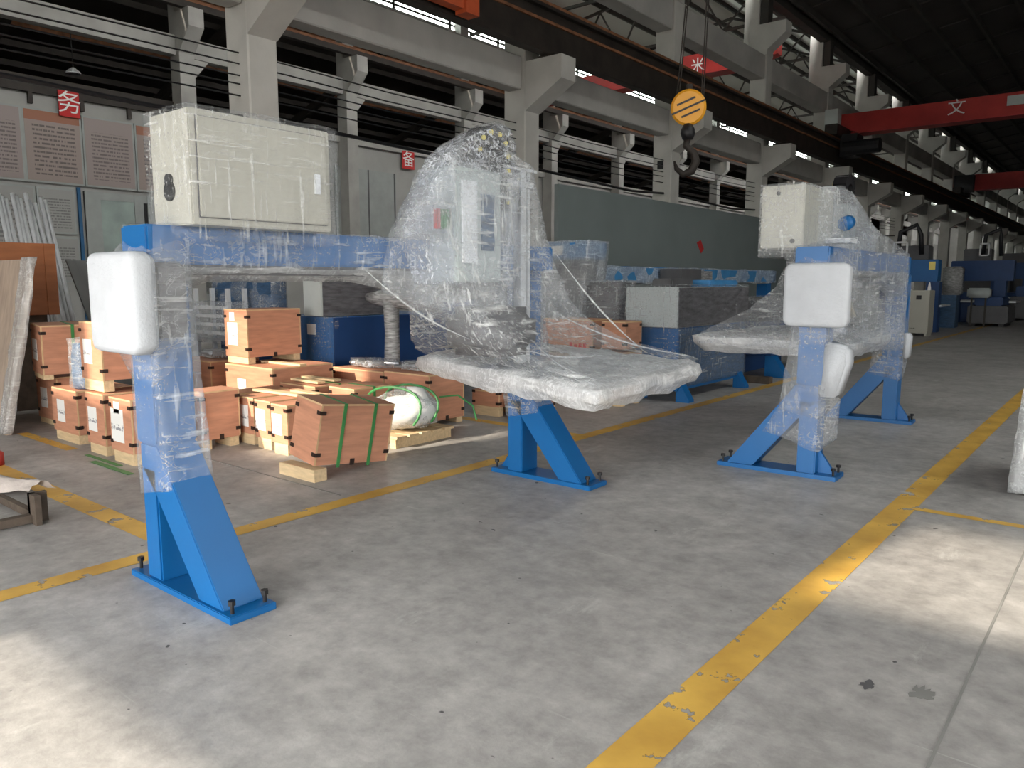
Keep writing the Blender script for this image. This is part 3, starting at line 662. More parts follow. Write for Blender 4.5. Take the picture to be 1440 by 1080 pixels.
    for i in range(npt+1):
        y = .02+i/npt*L_
        sag = 1.475+.03*math.sin(min(1, i/6)*RT)-(.12*max(0, 1-i/5)**1.5)
        if i > npt*.6: sag -= .16*((i/npt-.6)/.4)**1.5
        R1.append([(X(.165), oy+y, 1.77), (X(.175), oy+y, 1.66), (X(.165), oy+y, 1.57), (X(.08), oy+y, sag), (X(-.06), oy+y, sag+.02), (X(-.115), oy+y, 1.6), (X(-.115), oy+y, 1.775), (X(.02), oy+y, 1.78)])
    b = MB(); n8 = 8; vs = []
    for r in R1:
        for p in r: vs.append(Vector(p)+nz(p, 9, 2)*.012)
    b.add(vs, [(i*n8+k, i*n8+(k+1) % n8, (i+1)*n8+(k+1) % n8, (i+1)*n8+k) for i in range(npt) for k in range(n8)])
    b.m = [1 if (i % n8) in (2, 3, 4) else 0 for i in range(len(b.f))]
    b.build('beam_film', ['film', 'film_milky'], t, smooth=True)
    return t, X, bx
t1, X1, bx1 = machine('blue gantry printing machine with a wrapped grey cabinet, standing beside the plywood crates', -3.70, 1.70, 1, 2.84, True)
t2, X2, bx2 = machine('blue gantry machine with braces leaning away from the aisle line, beyond the first gantry machine', -1.92, 5.92, -1, 2.93, False)
def head(t, X, bx, oy, first):
    # print carriage, column, drag chain, squeegee unit, platen table (y are offsets from the first base plate)
    hy = 0 if first else -.35
    c = bx(MB(), .17, .42, 1.78+hy, 2.20+hy, 1.50, 2.20).build('print_carriage', 'grey_cab', t, bevel=.01)
    bx(MB(), .42, .435, 1.82+hy, 1.95+hy, 1.62, 2.12).build('carriage_panel', 'white', c)
    bx(MB(), .42, .432, 2.0+hy, 2.12+hy, 1.70, 2.05).build('carriage_slot', 'bluewrap', c)
    bx(MB(), .20, .36, 1.63+hy, 1.77+hy, 1.80, 1.96).build('valve_block', 'steel', t, bevel=.01)
    for k in range(5):
        bx(MB(), .36, .375, 1.64+hy+k*.026, 1.658+hy+k*.026, 1.82, 1.94).build('valve', 'ink_red' if k < 2 else 'strap', t)
    path = [(2.335, 1.98), (2.335, 2.08), (2.335, 2.18), (2.335, 2.28), (2.33, 2.37), (2.29, 2.44), (2.21, 2.465), (2.12, 2.445), (2.06, 2.38), (2.05, 2.29)]
    for i in range(len(path)-1):
        (ya, za), (yb, zb) = path[i], path[i+1]; ya += hy; yb += hy
        lk = MB().beam((X(.30), oy+ya, za), (X(.30), oy+yb, zb), .12, .085).build('chain_link', 'black', t)
        m_ = Vector((X(.362), oy+(ya+yb)/2, (za+zb)/2)); e_ = Vector((.012*(1 if X(1) > X(0) else -1), 0, 0))
        MB().tube([m_, m_+e_], .016, 10).build('chain_pin', 'yellow_dot', lk)
    if first:
        bx(MB(), .30, .37, 2.47, 2.53, .86, 2.25).build('aluminium_column', 'alu', t, bevel=.004)
        bx(MB(), .30, .35, 2.56, 2.60, .86, 2.25).build('aluminium_column', 'alu', t, bevel=.004)
        bx(MB(), .29, .36, 2.34, 2.62, 2.14, 2.18).build('column_arm', 'alu', t)
        bx(MB(), .30, .36, 2.30, 2.66, 2.25, 2.27).build('column_cap', 'alu', t)
        bx(MB(), .08, .60, 1.95, 2.42, 1.02, 1.34).build('squeegee_unit', 'greywrap', t, bevel=.08, smooth=True, seg=3)
        bx(MB(), .16, .28, 2.42, 2.44, .93, 1.5).build('lift_column', 'steel', t, bevel=.02)
    else:
        bx(MB(), .10, .40, 1.2, 1.9, 1.45, 1.50).build('bracket_plate', 'white', t)
        for k in range(4):
            MB().tube([(X(.12+k*.02), oy+.62+k*.03, 1.80), (X(.05+k*.02), oy+.60+k*.03, 1.62), (X(-.06+k*.015), oy+.68+k*.02, 1.45), (X(-.12+k*.015), oy+.74+k*.02, 1.22)], .016, 6).build('cable', 'cable_beige', t, smooth=True)
        q = MB(); q.tube([(X(.02), oy+.85, 1.98), (X(.02), oy+.95, 2.0)], .06, 12).build('blue_motor', 'blue', t, smooth=True)
        bx(MB(), -.06, .14, .72, .95, 1.82, 1.86).build('motor_plate', 'white', t)
        bx(MB(), .25, .40, 2.0, 2.06, .9, 1.7).build('aluminium_column', 'alu', t)
t2.rotation_euler.z = math.radians(2.0)
head(t1, X1, bx1, 1.70, True); head(t2, X2, bx2, 5.92, False)
# --- platen table of the first machine, wrapped; corners read in the place
TA, TC, TD, TBk = (-4.42, 4.22), (-2.22, 3.42), (-2.42, 5.08), (-4.62, 5.88)
Tq = [TA, TC, TD, TBk]
def inset(q, k):
    c = sum((Vector(p) for p in q), Vector((0,0)))/4
    return [tuple(c+(Vector(p)-c)*k) for p in q]
def slab(b, q, z0, z1): b.add([(*p, z0) for p in q]+[(*p, z1) for p in q], [(3,2,1,0),(4,5,6,7),(0,1,5,4),(1,2,6,5),(2,3,7,6),(3,0,4,7)])
def sub(q, u0, u1, v0, v1):                   # bilinear sub-quad (u along A-C, v along A-B)
    A, Cc, D, B = [Vector(p) for p in q]
    f = lambda u, v: tuple((A*(1-u)+Cc*u)*(1-v)+(B*(1-u)+D*u)*v)
    return [f(u0, v0), f(u1, v0), f(u1, v1), f(u0, v1)]
tab = MB(); slab(tab, sub(Tq, .62, .90, .05, .95), .84, .875); tabo = tab.build('table_frame', 'steel', t1)
for k in range(6):
    v = .04+k*.16
    b = MB(); slab(b, sub(Tq, .52, .985, v, v+.13), .88, .92); b.build('platen', 'alu', t1, bevel=.006)
b = MB(); slab(b, sub(Tq, .02, .24, .05, .7), .86, .91); b.build('side_shelf', 'alu', t1, bevel=.01)
b = MB(); slab(b, sub(Tq, .22, .64, .06, .20), .82, .86); b.build('cross_bar', 'steel', t1)
N_ = 64
def lerpq(a, b, k): return [tuple(Vector(p).lerp(Vector(q), k)) for p, q in zip(a, b)]
wst_q = [(-3.62, 3.36), (-3.16, 3.36), (-3.20, 4.44), (-3.62, 4.46)]
def yq(ya, yb, xa, xb): return [(xa, ya), (xb, ya), (xb, yb), (xa, yb)]
rings = [quad_ring(yq(ya*(3.42+h)/3.4, yb*(3.39-h)/3.4, -3.42-h, -3.39+h), z, N_, .06) for z, ya, yb, h in ((2.525, 3.80, 4.03, .05), (2.46, 3.64, 4.09, .09), (2.36, 3.46, 4.14, .10), (2.27, 3.33, 4.40, .12), (2.15, 3.24, 4.46, .13), (1.95, 3.14, 4.52, .14), (1.80, 3.06, 4.56, .15))]
rings += [quad_ring(wst_q, 1.55, N_, .06)]
for z, k in ((1.38, .08), (1.25, .20), (1.13, .40), (1.03, .68), (.98, .90), (.95, 1.0)): rings.append(quad_ring(lerpq(wst_q, Tq, k), z, N_, .05*(1-k) if k < 1 else 0))
film_loft('tent_film', rings, t1, 'film_tent', .022, 5, 4)
# milky cover hanging over the table edge, tucked in below
def z_edge(p): return .64-.06*max(0, noise.noise(Vector((p.x*3, p.y*3, 1))))
low = quad_ring(inset(Tq, .96), .60, N_)
rr = [quad_ring(inset(Tq, .2), .965, N_), quad_ring(inset(Tq, .6), .955, N_), quad_ring(inset(Tq, .93), .945, N_), quad_ring(inset(Tq, 1.01), .92, N_), quad_ring(inset(Tq, 1.02), .86, N_),
      [Vector((p.x, p.y, p.z-.06*abs(noise.noise(p*4)))) for p in quad_ring(inset(Tq, .97), .81, N_)]]
film_loft('table_film', rr, t1, 'film_table', .035, 6, 6, captop=False)
for q0, q1 in (((-3.28, 4.2, 1.12), (-2.28, 3.52, .97)), ((-3.25, 4.4, 1.3), (-2.45, 5.0, .98)), ((-3.22, 4.42, 1.7), (-2.8, 4.95, 1.0)), ((-3.6, 3.9, 1.0), (-4.35, 4.3, .97)), 
               ((-3.25, 3.9, 1.1), (-3.0, 4.7, .98)), ((-3.2, 3.5, 1.15), (-3.56, 2.95, 1.60))):
    a, b_ = Vector(q0), Vector(q1); pts = [a.lerp(b_, i/8)+Vector((0, 0, -.05*math.sin(i/8*math.pi))) for i in range(9)]
    MB().tube(pts, [.002+.005*math.sin(i/8*math.pi) for i in range(9)], 6).build('film_crease', 'film_milky', t1, smooth=True)
# film between carriage and beam (the cone spreading along the beam)
film_hull('carriage_film', [(-3.55, 3.42, 2.15), (-3.25, 3.35, 2.15), (-3.58, 3.2, 1.80), (-3.5, 3.15, 1.78), (-3.2, 3.9, 1.2), (-3.7, 3.9, 1.2), (-3.55, 3.1, 1.45), (-3.2, 4.0, 2.2), (-3.6, 4.0, 2.2)], t1, 'film', .06, .018, 6, .01, 11)
film_hull('chain_film', [(x, y, z) for x in (-3.47, -3.30) for y, z in ((3.42, 2.25), (3.66, 2.40), (3.90, 2.50), (4.02, 2.49), (4.07, 2.40), (4.07, 2.0), (3.28, 2.0), (3.22, 1.82), (3.30, 1.5), (4.0, 1.5))], t1, 'film_crinkle', .05, .016, 9, .01, 13)
# --- second machine: table and films
Uq = [(-3.50, 7.35), (-1.95, 7.35), (-1.95, 9.0), (-3.35, 9.2)]
b = MB(); slab(b, sub(Uq, .05, .9, .08, .9), .84, .88); b.build('platen_table', 'alu', t2)
low_q = [(-2.06, 6.6), (-1.80, 6.6), (-1.80, 8.6), (-2.06, 8.6)]
hi_q = [(-2.35, 6.75), (-1.95, 6.75), (-1.93, 7.9), (-2.35, 7.9)]
rings = [quad_ring([(-2.3, 7.0), (-2.05, 7.0), (-2.05, 7.3), (-2.3, 7.3)], 2.32, N_, .2), quad_ring(lerpq([(-2.3, 7.0), (-2.05, 7.0), (-2.05, 7.3), (-2.3, 7.3)], hi_q, .6), 2.1, N_, .1), quad_ring(hi_q, 1.75, N_, .05)]
for z, k in ((1.45, .15), (1.25, .4), (1.10, .7), (1.0, .92), (.95, 1.0), (.88, .97)): rings.append(quad_ring(lerpq(hi_q, Uq, k), z, N_, .0))
film_loft('tent_film', rings, t2, 'film_tent', .02, 5, 8)
film_loft('table_film', [quad_ring(inset(Uq, .5), 1.02, N_), quad_ring(inset(Uq, .9), .99, N_), quad_ring(inset(Uq, 1.01), .95, N_), quad_ring(inset(Uq, 1.0), .89, N_), quad_ring(inset(Uq, .9), .80, N_)], t2, 'film_table', .025, 6, 9, captop=False)
film_hull('beam_tent', [(-1.78, 6.2, 1.78), (-2.08, 6.2, 1.78), (-1.80, 8.75, 1.78), (-2.08, 8.85, 1.78), (-1.78, 6.9, 1.02), (-2.2, 6.9, 1.05), (-1.80, 8.75, .80), (-2.02, 8.75, .80), (-1.9, 7.6, 2.0), (-2.1, 7.6, 2.0)], t2, 'film', .07, .02, 5, .01, 15)
film_hull('arch_film', [(-2.42, 6.1, 2.22), (-1.98, 6.55, 2.26), (-2.2, 6.6, 2.26), (-2.0, 7.25, 2.28), (-2.2, 7.25, 2.28), (-1.9, 7.8, 1.95), (-2.2, 7.8, 1.95), (-1.85, 6.6, 1.5), (-1.88, 7.6, 1.5), (-2.3, 6.6, 1.5), (-2.3, 7.6, 1.5)], t2, 'film', .06, .018, 6, .0, 17)

# =================================================================== CRATES
CG = 'plywood crates'
def crate(label, x0, x1, y0, y1, z0, z1, skid=.09, group='plywood crates with metal clips', straps=0, lab=True, rot=(0,0,0), clips=True, name='plywood_crate', labsize=.42, mt='ply', lift=None, printed=False):
    cx, cy = (x0+x1)/2, (y0+y1)/2; w, d = (x1-x0)/2, (y1-y0)/2; h = z1-z0
    t = thing(name, label, 'crate', (cx, cy, z0) if lift is None else lift, group, rot=rot)
    T = .014
    def panel(nm, a, b_, c, d_, e, f, thin):
        m_ = MB().box(a, b_, c, d_, e, f); # faces: bottom, top, -y, +x, +y, -x
        for i, ax_ in enumerate('zzyxyx'): m_.m[i] = 0 if ax_ == thin else 1
        return m_.build(nm, [mt, 'ply_edge'], t, local=True)
    zb = skid
    panel('end_panel', -w, w, -d, -d+T, zb, h-T, 'y'); panel('end_panel', -w, w, d-T, d, zb, h-T, 'y')
    panel('side_panel', w-T-.003, w-.003, -d+T, d-T, zb, h-T, 'x'); panel('side_panel', -w+.003, -w+T+.003, -d+T, d-T, zb, h-T, 'x')
    panel('lid', -w, w, -d, d, h-T, h, 'z'); panel('floor_panel', -w+.01, w-.01, -d+.01, d-.01, zb, zb+T, 'z')
    if skid > .03:
        for yy in (-d+.01, d-.10): MB().box(-w+.02, w-.02, yy, yy+.09, 0, zb).build('skid', 'pine', t, local=True)
    if clips:
        hh = h-zb
        for (sx_, sy_) in ((1, -1), (-1, -1), (1, 1)):
            for z in (zb+hh*.14, zb+hh*.82):
                q = MB(); a = sx_*w; b_ = sy_*d
                q.box(min(a, a-sx_*.045), max(a, a-sx_*.045), b_+(sy_*.004 if sy_ > 0 else -.004)-.003, b_+(sy_*.004 if sy_ > 0 else -.004)+.003, z, z+.03)
                q.box(a+sx_*.001-.003, a+sx_*.001+.004, min(b_, b_-sy_*.045), max(b_, b_-sy_*.045), z, z+.03)
                q.build('clip', 'clip', t, local=True)
        MB().box(w-.004, w+.004, -.02, .02, zb-.01, zb+.04).build('clip', 'clip', t, local=True)
    if lab:
        s_ = min(w*.62, .085)*labsize/.42
        MB().box(-w*.3-s_, -w*.3+s_, -d-.003, -d-.0005, zb+(h-zb)*.48-s_*1.25, zb+(h-zb)*.48+s_*1.25).build('paper_label', 'label_print', t, local=True)
    if labsize > .45:
        MB().box(-w*.3-.05, -w*.3+.05, -d-.003, -d-.0005, h-.13, h-.035).build('paper_label', 'paper', t, local=True)
    for k in range(straps):
        yy = -d+2*d*(k+.7)/(straps+.4)
        MB().box(w-.002, w+.004, yy, yy+.028, -.01 if skid < .03 else zb-.02, h+.002).box(-w-.003, w+.004, yy, yy+.028, h-.001, h+.004).box(-w-.004, -w+.002, yy, yy+.028, zb, h+.002).build('strap', 'strap', t, local=True)
    if printed:
        for k in range(9):
            xx = -w*.8+k*w*.18; hh_ = .03+.05*(k > 4)+.01*(k % 3)
            MB().box(xx, xx+w*.11, -d-.004, -d-.001, .04, .04+hh_).build('red_print', 'ink_red', t, local=True)
    return t
SB = 'crates stacked beside the leaning board'
crate('bottom crate next to the leaning board, half in its shade', -9.20, -8.66, 3.12, 3.6, 0, .52, .06, SB)
crate('bottom-row crate under the blue wrapped roll', -8.09, -7.53, 2.87, 3.4, 0, .505, .09, SB)
crate('narrow bottom-row crate between the roll crate and the green-strapped one', -7.20, -6.84, 2.82, 3.35, 0, .545, .09, SB)
t = crate('bottom-row crate with two papers, standing on green straps by the blue post', -6.68, -6.29, 2.80, 3.35, 0, .55, .10, SB, labsize=.55)
tag(MB().box(-7.05, -6.4, 2.72, 2.76, 0.003, .006).build('green_strap', 'strap'), 'loose green strap on the floor touching the bottom crate skids', 'strap', 'loose green straps on the floor')
tag(MB().box(-6.75, -6.05, 2.64, 2.69, 0.003, .006).build('green_strap', 'strap'), 'longer loose green strap lying a hand away from the crates', 'strap', 'loose green straps on the floor')
crate('strapped crate stacked at an angle beside the leaning board', -8.86, -8.48, 2.97, 3.52, .53, 1.08, .05, SB, straps=1, rot=(0, math.radians(3), math.radians(-6)))
crate('upper crate with a bright face behind the white foam cushion', -7.30, -6.88, 2.85, 3.38, .555, 1.16, .10, SB)
rl = thing('wrapped_roll', 'blue roll wrapped in clear film standing on a crate', 'roll', (-7.70, 3.05, .507))
q = MB(); q.tube([(-7.70, 3.08, .51), (-7.70, 3.08, .56), (-7.71, 3.08, .80), (-7.71, 3.08, .93)], [.15, .155, .15, .13], 16).build('roll', 'bluewrap', rl, smooth=True)
film_hull('film', [(-7.70+.17*math.cos(a), 3.08+.17*math.sin(a), z) for a in [i*.6 for i in range(11)] for z in (.53, .97)], rl, 'film', .05, .012, 9, .01, 21)
MP = 'crates in the middle pile'
crate('lone crate standing behind the blue post, in front of the middle pile', -6.70, -6.40, 3.46, 3.84, 0, .53, .09, MP, lab=False)
crate('shaded crate at the end of the four labelled ones in the pile', -7.00, -6.70, 3.95, 4.58, 0, .43, .10, MP)
crate('second of four labelled crates standing side by side, next to the shaded one', -6.53, -6.27, 3.90, 4.55, 0, .445, .10, MP)
crate('third of four labelled crates standing side by side', -6.20, -5.95, 3.87, 4.52, 0, .445, .10, MP)
crate('fourth of four labelled crates, beside the tilted strapped crate', -5.88, -5.64, 3.83, 4.48, 0, .445, .10, MP)
crate('lone orange crate on top of the pile with two white papers', -8.10, -7.64, 4.72, 5.42, .595, 1.20, .075, MP, labsize=.5)
crate('wide low crate that carries the top orange crate', -8.02, -7.10, 4.66, 5.45, 0, .59, .09, MP)
crate('dark shaded crate behind the blue post with parts on its lid', -9.10, -8.35, 4.66, 5.3, 0, .585, .09, MP)
crate('low flat crate behind the labelled four', -7.02, -6.42, 4.70, 5.3, 0, .45, .08, MP, lab=False, straps=1)
crate('sunlit crate beside the white plastic bundle', -6.22, -5.83, 4.72, 5.2, 0, .475, .09, MP, straps=1)
crate('long low crate at the rear of the pile under grey film', -7.45, -6.55, 5.72, 6.2, 0, .50, .09, MP, lab=False)
crate('crate behind the white bundle with a film-covered lid', -6.30, -5.62, 5.52, 6.05, 0, .55, .06, MP, lab=True)
# planks on the pile
for i, (x, y, z, l, a) in enumerate(((-6.2, 4.2, .452, .9, .06), (-5.95, 4.35, .452, .7, -.05), (-6.8, 5.05, .462, .55, .05), (-6.75, 4.85, .462, .5, -.04), (-7.4, 5.0, .593, .7, .05))):
    o = MB().box(-l/2, l/2, -.045, .045, 0, .022).build('plank', 'pine'); o.location = (x, y, z); o.rotation_euler = (0, 0, a)
    tag(o, ('long pine batten lying across the labelled crates', 'shorter pine batten across the labelled crates by the tilted crate', 'longer of two short battens on the low flat crate', 'shorter of two battens on the low flat crate', 'pine batten on the wide crate under the top orange crate')[i], 'plank', 'battens on the crate lids')
# metal parts wrapped on lids
def parts_pile(label, c, rx, ry, n, z):
    t = thing('wrapped_parts', label, 'parts', (c[0], c[1], z))
    for i in range(n):
        a = random.uniform(0, 6.28); p = Vector((c[0]+random.uniform(-rx, rx)*.7, c[1]+random.uniform(-ry, ry)*.7, z+.035)); d = Vector((math.cos(a), math.sin(a), 0))*random.uniform(.06, .14)
        MB().tube([p-d, p+d], random.uniform(.018, .032), 10).build('metal_rod', 'steel', t)
    film_hull('film', [(c[0]+rx*math.cos(k*.7), c[1]+ry*math.sin(k*.7), z+.004+h) for k in range(9) for h in (0, .05+.03*(k % 2))], t, 'film', .05, .015, 10, .0, 31)
parts_pile('shiny steel parts in film on the dark shaded crate lid', (-8.65, 4.95), .26, .2, 9, .606)
parts_pile('shiny metal parts in film on the crate behind the white bundle', (-5.95, 5.78), .30, .22, 12, .57)
parts_pile('grey film-wrapped parts on the low crate at the rear of the pile', (-7.0, 5.97), .36, .2, 9, .52)
# tilted crate with green straps resting on its loose skid
crate('tilted crate bound with two green straps, propped on a pale block', -5.17, -4.82, 3.45, 4.15, 0, .50, .015, MP, straps=2, lab=False, lift=(-4.96, 3.84, .075), rot=(math.radians(-6.5), math.radians(7), math.radians(-4)))
o = MB().box(-5.17, -4.72, 3.42, 3.54, 0, .095).build('wood_block', 'pine', bevel=.004); tag(o, 'pale wooden block under the tilted strapped crate', 'block')
# bundle on a small pallet
bd = thing('plastic_bundle', 'white plastic bag bundle tied with green straps beside the sunlit crate', 'bundle', (-5.42, 4.95, .12))
q = MB(); ns, nr = 20, 10; vs = []
for i in range(nr+1):
    ph = i/nr*math.pi
    for k in range(ns):
        th = 2*math.pi*k/ns; p = Vector((-5.37+.29*math.sin(ph)*math.cos(th), 4.97+.34*math.sin(ph)*math.sin(th), .28-.16*math.cos(ph)))
        p += nz(p, 9, 3)*.035; p.z = max(p.z, .125) + (.08*max(0, math.cos(th-.9)) if i > nr*.7 else 0); vs.append(p)
q.add(vs, [(i*ns+k, i*ns+(k+1) % ns, (i+1)*ns+(k+1) % ns, (i+1)*ns+k) for i in range(nr) for k in range(ns)]); q.build('bag', 'white', bd, smooth=True)
film_hull('film', [(-5.42+.32*math.cos(k*.7), 4.97+.36*math.sin(k*.7), z) for k in range(9) for z in (.16, .38)]+[(-5.42, 4.97, .52)], bd, 'film', .05, .03, 9, 0, 41)
for yy in (4.85, 5.08):
    MB().tube([(-5.42+.36*math.cos(a), yy+.05*math.sin(a*2), .30+.22*math.sin(a)) for a in [i*.26-.5 for i in range(16)]], .012, 6).build('strap', 'strap', bd)
MB().tube([(-5.2, 5.25, .40), (-5.05, 5.35, .42), (-4.92, 5.42, .32), (-4.9, 5.45, .18)], .009, 6).build('strap', 'strap', bd)
pl = thing('small_pallet', 'small low wooden pallet under the white plastic bundle', 'pallet', (-5.42, 4.97, 0))
for x in (-5.66, -5.42, -5.18): MB().box(x-.04, x+.04, 4.62, 5.34, 0, .09).build('bearer', 'pine', pl)
for k in range(5): MB().box(-5.74, -5.10, 4.60+k*.155, 4.72+k*.155, .092, .115).build('deck_board', 'pine', pl)
# crates under and behind the table
crate('small crate under the wrapped table, on a pale skid', -5.88, -5.48, 6.47, 6.9, 0, .285, .11, 'small crates beyond the second leg', lab=False)
crate('small crate beside the blue leg under the wrapped table', -5.40, -5.02, 6.52, 6.9, 0, .285, .11, 'small crates beyond the second leg', lab=False)
crate('crate on the floor beneath the crate with red lettering', -6.05, -5.22, 7.95, 8.5, 0, .60, .09, 'crates behind the wrapped table', lab=False)
crate('crate with red lettering seen through the film, stacked on another', -6.02, -5.25, 8.0, 8.45, .605, 1.04, .02, 'crates behind the wrapped table', lab=False, printed=True)
crate('floor crate beside the grey wrapped machine', -5.14, -4.78, 7.95, 8.4, 0, .66, .09, 'crates behind the wrapped table', lab=False)
crate('plain brown crate stacked beside the grey wrapped machine', -5.12, -4.78, 8.0, 8.38, .665, 1.03, .03, 'crates behind the wrapped table', lab=False)

# =================================================================== BACKGROUND MACHINES
def wrapped_press(label, x0, x1, y0, y1, group='grey and blue wrapped presses', extra=True):
    t = thing('wrapped_press', label, 'machine', ((x0+x1)/2, y0, 0), group)
    MB().box(x0+.08, x1-.02, y0+.06, y1, .14, .93).build('base', 'blue', t, bevel=.01)
    MB().box(x0, x1, y0, y1+.03, .94, 1.44).build('upper_housing', 'grey_cab', t, bevel=.01)
    MB().box(x1-.004, x1+.012, y0+.01, y1+.02, .945, 1.435).build('dark_side', 'greywrap', t)  # darker sheet over the +x side of the housing
    MB().box(x1-.024, x1-.004, y0+.09, y1-.02, .18, .92).build('dark_base_side', 'bluewrap', t)  # darker sheet over the +x side of the base
    for y in (y0+.12, y1-.25):
        MB().prism([(x1-.06, 0), (x1-.06, .26), (x1-.02, .26), (x1+.12, .03), (x1+.12, 0)], 'y', y, y+.14).build('foot', 'blue', t)
        MB().box(x0+.1, x0+.2, y, y+.14, 0, .14).build('foot', 'blue', t)
    if extra:
        MB().box(x0+.2, x1-.25, y0+.3, y0+.9, 1.44, 1.55).build('control_panel', 'grey_dark', t, bevel=.02)
        MB().box(x0+.05, x1-.1, y0+1.1, y1-.1, 1.44, 1.53).build('top_cover', 'lightblue', t, bevel=.02)
    film_hull('film', box_pts(x0, x1, y0, y1, .20, 1.46), t, 'film_thin', .12, .012, 5, .02, 51)
    return t
wrapped_press('long grey press on a blue base with blue feet, beside the floor line', -5.16, -4.42, 8.63, 10.75)
t = thing('wrapped_press', 'grey press on a blue base with a small white sticker, behind the top orange crate', 'machine', (-8.1, 5.75, 0), 'grey and blue wrapped presses')
MB().box(-8.62, -7.60, 5.80, 7.9, 0, 1.08).build('base', 'blue', t, bevel=.01); MB().box(-8.02, -7.66, 5.74, 6.85, 1.09, 1.58).build('upper_housing', 'grey_cab', t, bevel=.01)
MB().box(-7.662, -7.648, 5.76, 6.84, 1.095, 1.57).build('dark_side', 'greywrap', t); MB().box(-7.604, -7.588, 5.86, 7.88, .05, 1.07).build('dark_base_side', 'navy', t)  # darker sheets on the +x sides, housing and base
MB().box(-8.02, -7.86, 5.785, 5.797, .86, .99).build('sticker', 'paper', t)
film_hull('film', box_pts(-8.62, -7.60, 5.80, 7.6, .1, 1.08), t, 'film_thin', .12, .01, 5, .015, 52)
t = thing('wrapped_blue_unit', 'long blue panel unit wrapped in streaky film beside the grey press', 'machine', (-9.3, 5.7, 0))
MB().box(-10.1, -8.66, 5.72, 5.95, 1.04, 1.58).build('panel', 'bluewrap', t, bevel=.02); MB().box(-10.0, -8.70, 5.76, 5.92, 0, 1.04).build('base', 'navy', t)
film_hull('film', box_pts(-10.1, -8.66, 5.72, 5.95, .9, 1.58), t, 'film', .12, .012, 5, .012, 53)
# wrapped rack of steel parts behind the post
t = thing('steel_rack', 'silver steel rack wrapped in film behind the dark crate', 'rack', (-9.5, 5.5, 0))
for x in (-9.92, -9.12):
    for y in (5.38, 5.62): MB().box(x-.025, x+.025, y-.025, y+.025, 0, 1.42).build('upright', 'alu', t)
for z in (.82, .93, 1.04, 1.15): MB().box(-9.92, -9.12, 5.34, 5.38, z, z+.04).build('rail', 'alu', t)
MB().box(-9.92, -9.12, 5.38, 5.62, .74, .77).build('shelf', 'steel', t)
film_hull('film', box_pts(-9.95, -9.09, 5.34, 5.66, .7, 1.25), t, 'film', .08, .02, 6, .0, 55)
# T-shaped wrapped arm on a post
YT = 6.36
a = aY(518, 418, YT); b_ = aY(652, 428, YT); c_ = aY(550, 432, YT)
t = thing('wrapped_t_fixture', 'T-shaped arm on a post, both wrapped in grey film', 'machine arm', (c_.x, YT, 0))
q = MB(); pts = [Vector((a.x, YT, a.z)).lerp(Vector((b_.x, YT+.1, b_.z-.03)), i/8) for i in range(9)]
q.tube(pts, [.06, .10, .11, .10, .10, .105, .11, .12, .10], 12).build('arm', 'silverwrap', t, smooth=True)
MB().tube([(c_.x, YT, 0), (c_.x, YT, .5), (c_.x+.01, YT, .9), (c_.x, YT, a.z-.05)], [.12, .10, .09, .10], 12).build('post', 'silverwrap', t, smooth=True)
MB().tube([Vector((b_.x-.30, YT+.08, b_.z-.05)), Vector((b_.x+.05, YT+.1, b_.z-.08))], .13, 12).build('arm_end', 'navy', t, smooth=True)
# blue frame with white box
YF = 8.3
a = aY(588, 440, YF); b_ = aY(606, 520, YF)
t = thing('blue_machine', 'blue machine frame holding a pale box with a black hose', 'machine', (a.x, YF, 0))
MB().box(a.x, b_.x, YF, YF+.2, 0, a.z+.15).build('leg', 'blue', t); MB().box(a.x, a.x+1.5, YF, YF+.2, .15, .45).build('cross_beam', 'blue', t)
c0 = aY(600, 442, YF-.05); c1 = aY(655, 488, YF-.05)
MB().box(c0.x, c1.x+.1, YF-.25, YF-.003, c1.z, c0.z).build('pale_box', 'grey_cab', t, bevel=.01)
MB().tube([(c0.x+.35, YF-.27, c0.z), (c0.x+.28, YF-.3, c0.z-.15), (c0.x+.33, YF-.28, c1.z+.1), (c0.x+.5, YF-.27, c1.z+.03)], .014, 6).build('hose', 'black', t)
MB().box(a.x+.1, a.x+1.2, YF+.2, YF+.9, 0, .95).build('body', 'navy', t)
# tall wrapped machine with a blue head behind the wrapped table
YH = 9.6
a = aY(766, 341, YH); b_ = aY(828, 364, YH)
t = thing('tall_wrapped_machine', 'tall film-wrapped machine with a blue head behind the red-lettered crate', 'machine', ((a.x+b_.x)/2, YH, 0))
MB().box(a.x, b_.x, YH, YH+.5, b_.z, a.z).build('head', 'lightblue', t, bevel=.02)
MB().box(a.x+.1, a.x+.35, YH-.012, YH-.002, b_.z+.06, a.z-.06).build('sticker', 'paper', t)
MB().box(a.x+.15, b_.x-.15, YH+.1, YH+.45, 0, b_.z).build('column', 'greywrap', t)
film_hull('film', box_pts(a.x, b_.x, YH, YH+.5, b_.z, a.z)+[(b_.x-.05, YH-.1, 1.0), (a.x-.3, YH-.1, 1.0), (b_.x-.1, YH+.5, 1.0), (a.x-.2, YH+.5, 1.0)], t, 'film_milky', .1, .03, 6, .02, 57)
# grey wrapped cabinet beside it
YG = 8.74; a = aY(822, 396, YG); b_ = aY(869, 470, YG)
t = thing('wrapped_cabinet', 'dark grey rounded cabinet in film beside the plain brown crate', 'cabinet', ((a.x+b_.x)/2, YG, 0))
MB().box(a.x, b_.x, YG, YG+.42, 0, a.z).build('body', 'greywrap', t, bevel=.05, smooth=True, seg=3)
film_hull('film', box_pts(a.x-.05, b_.x, YG-.02, YG+.42, .4, a.z), t, 'film', .1, .02, 6, .02, 59)
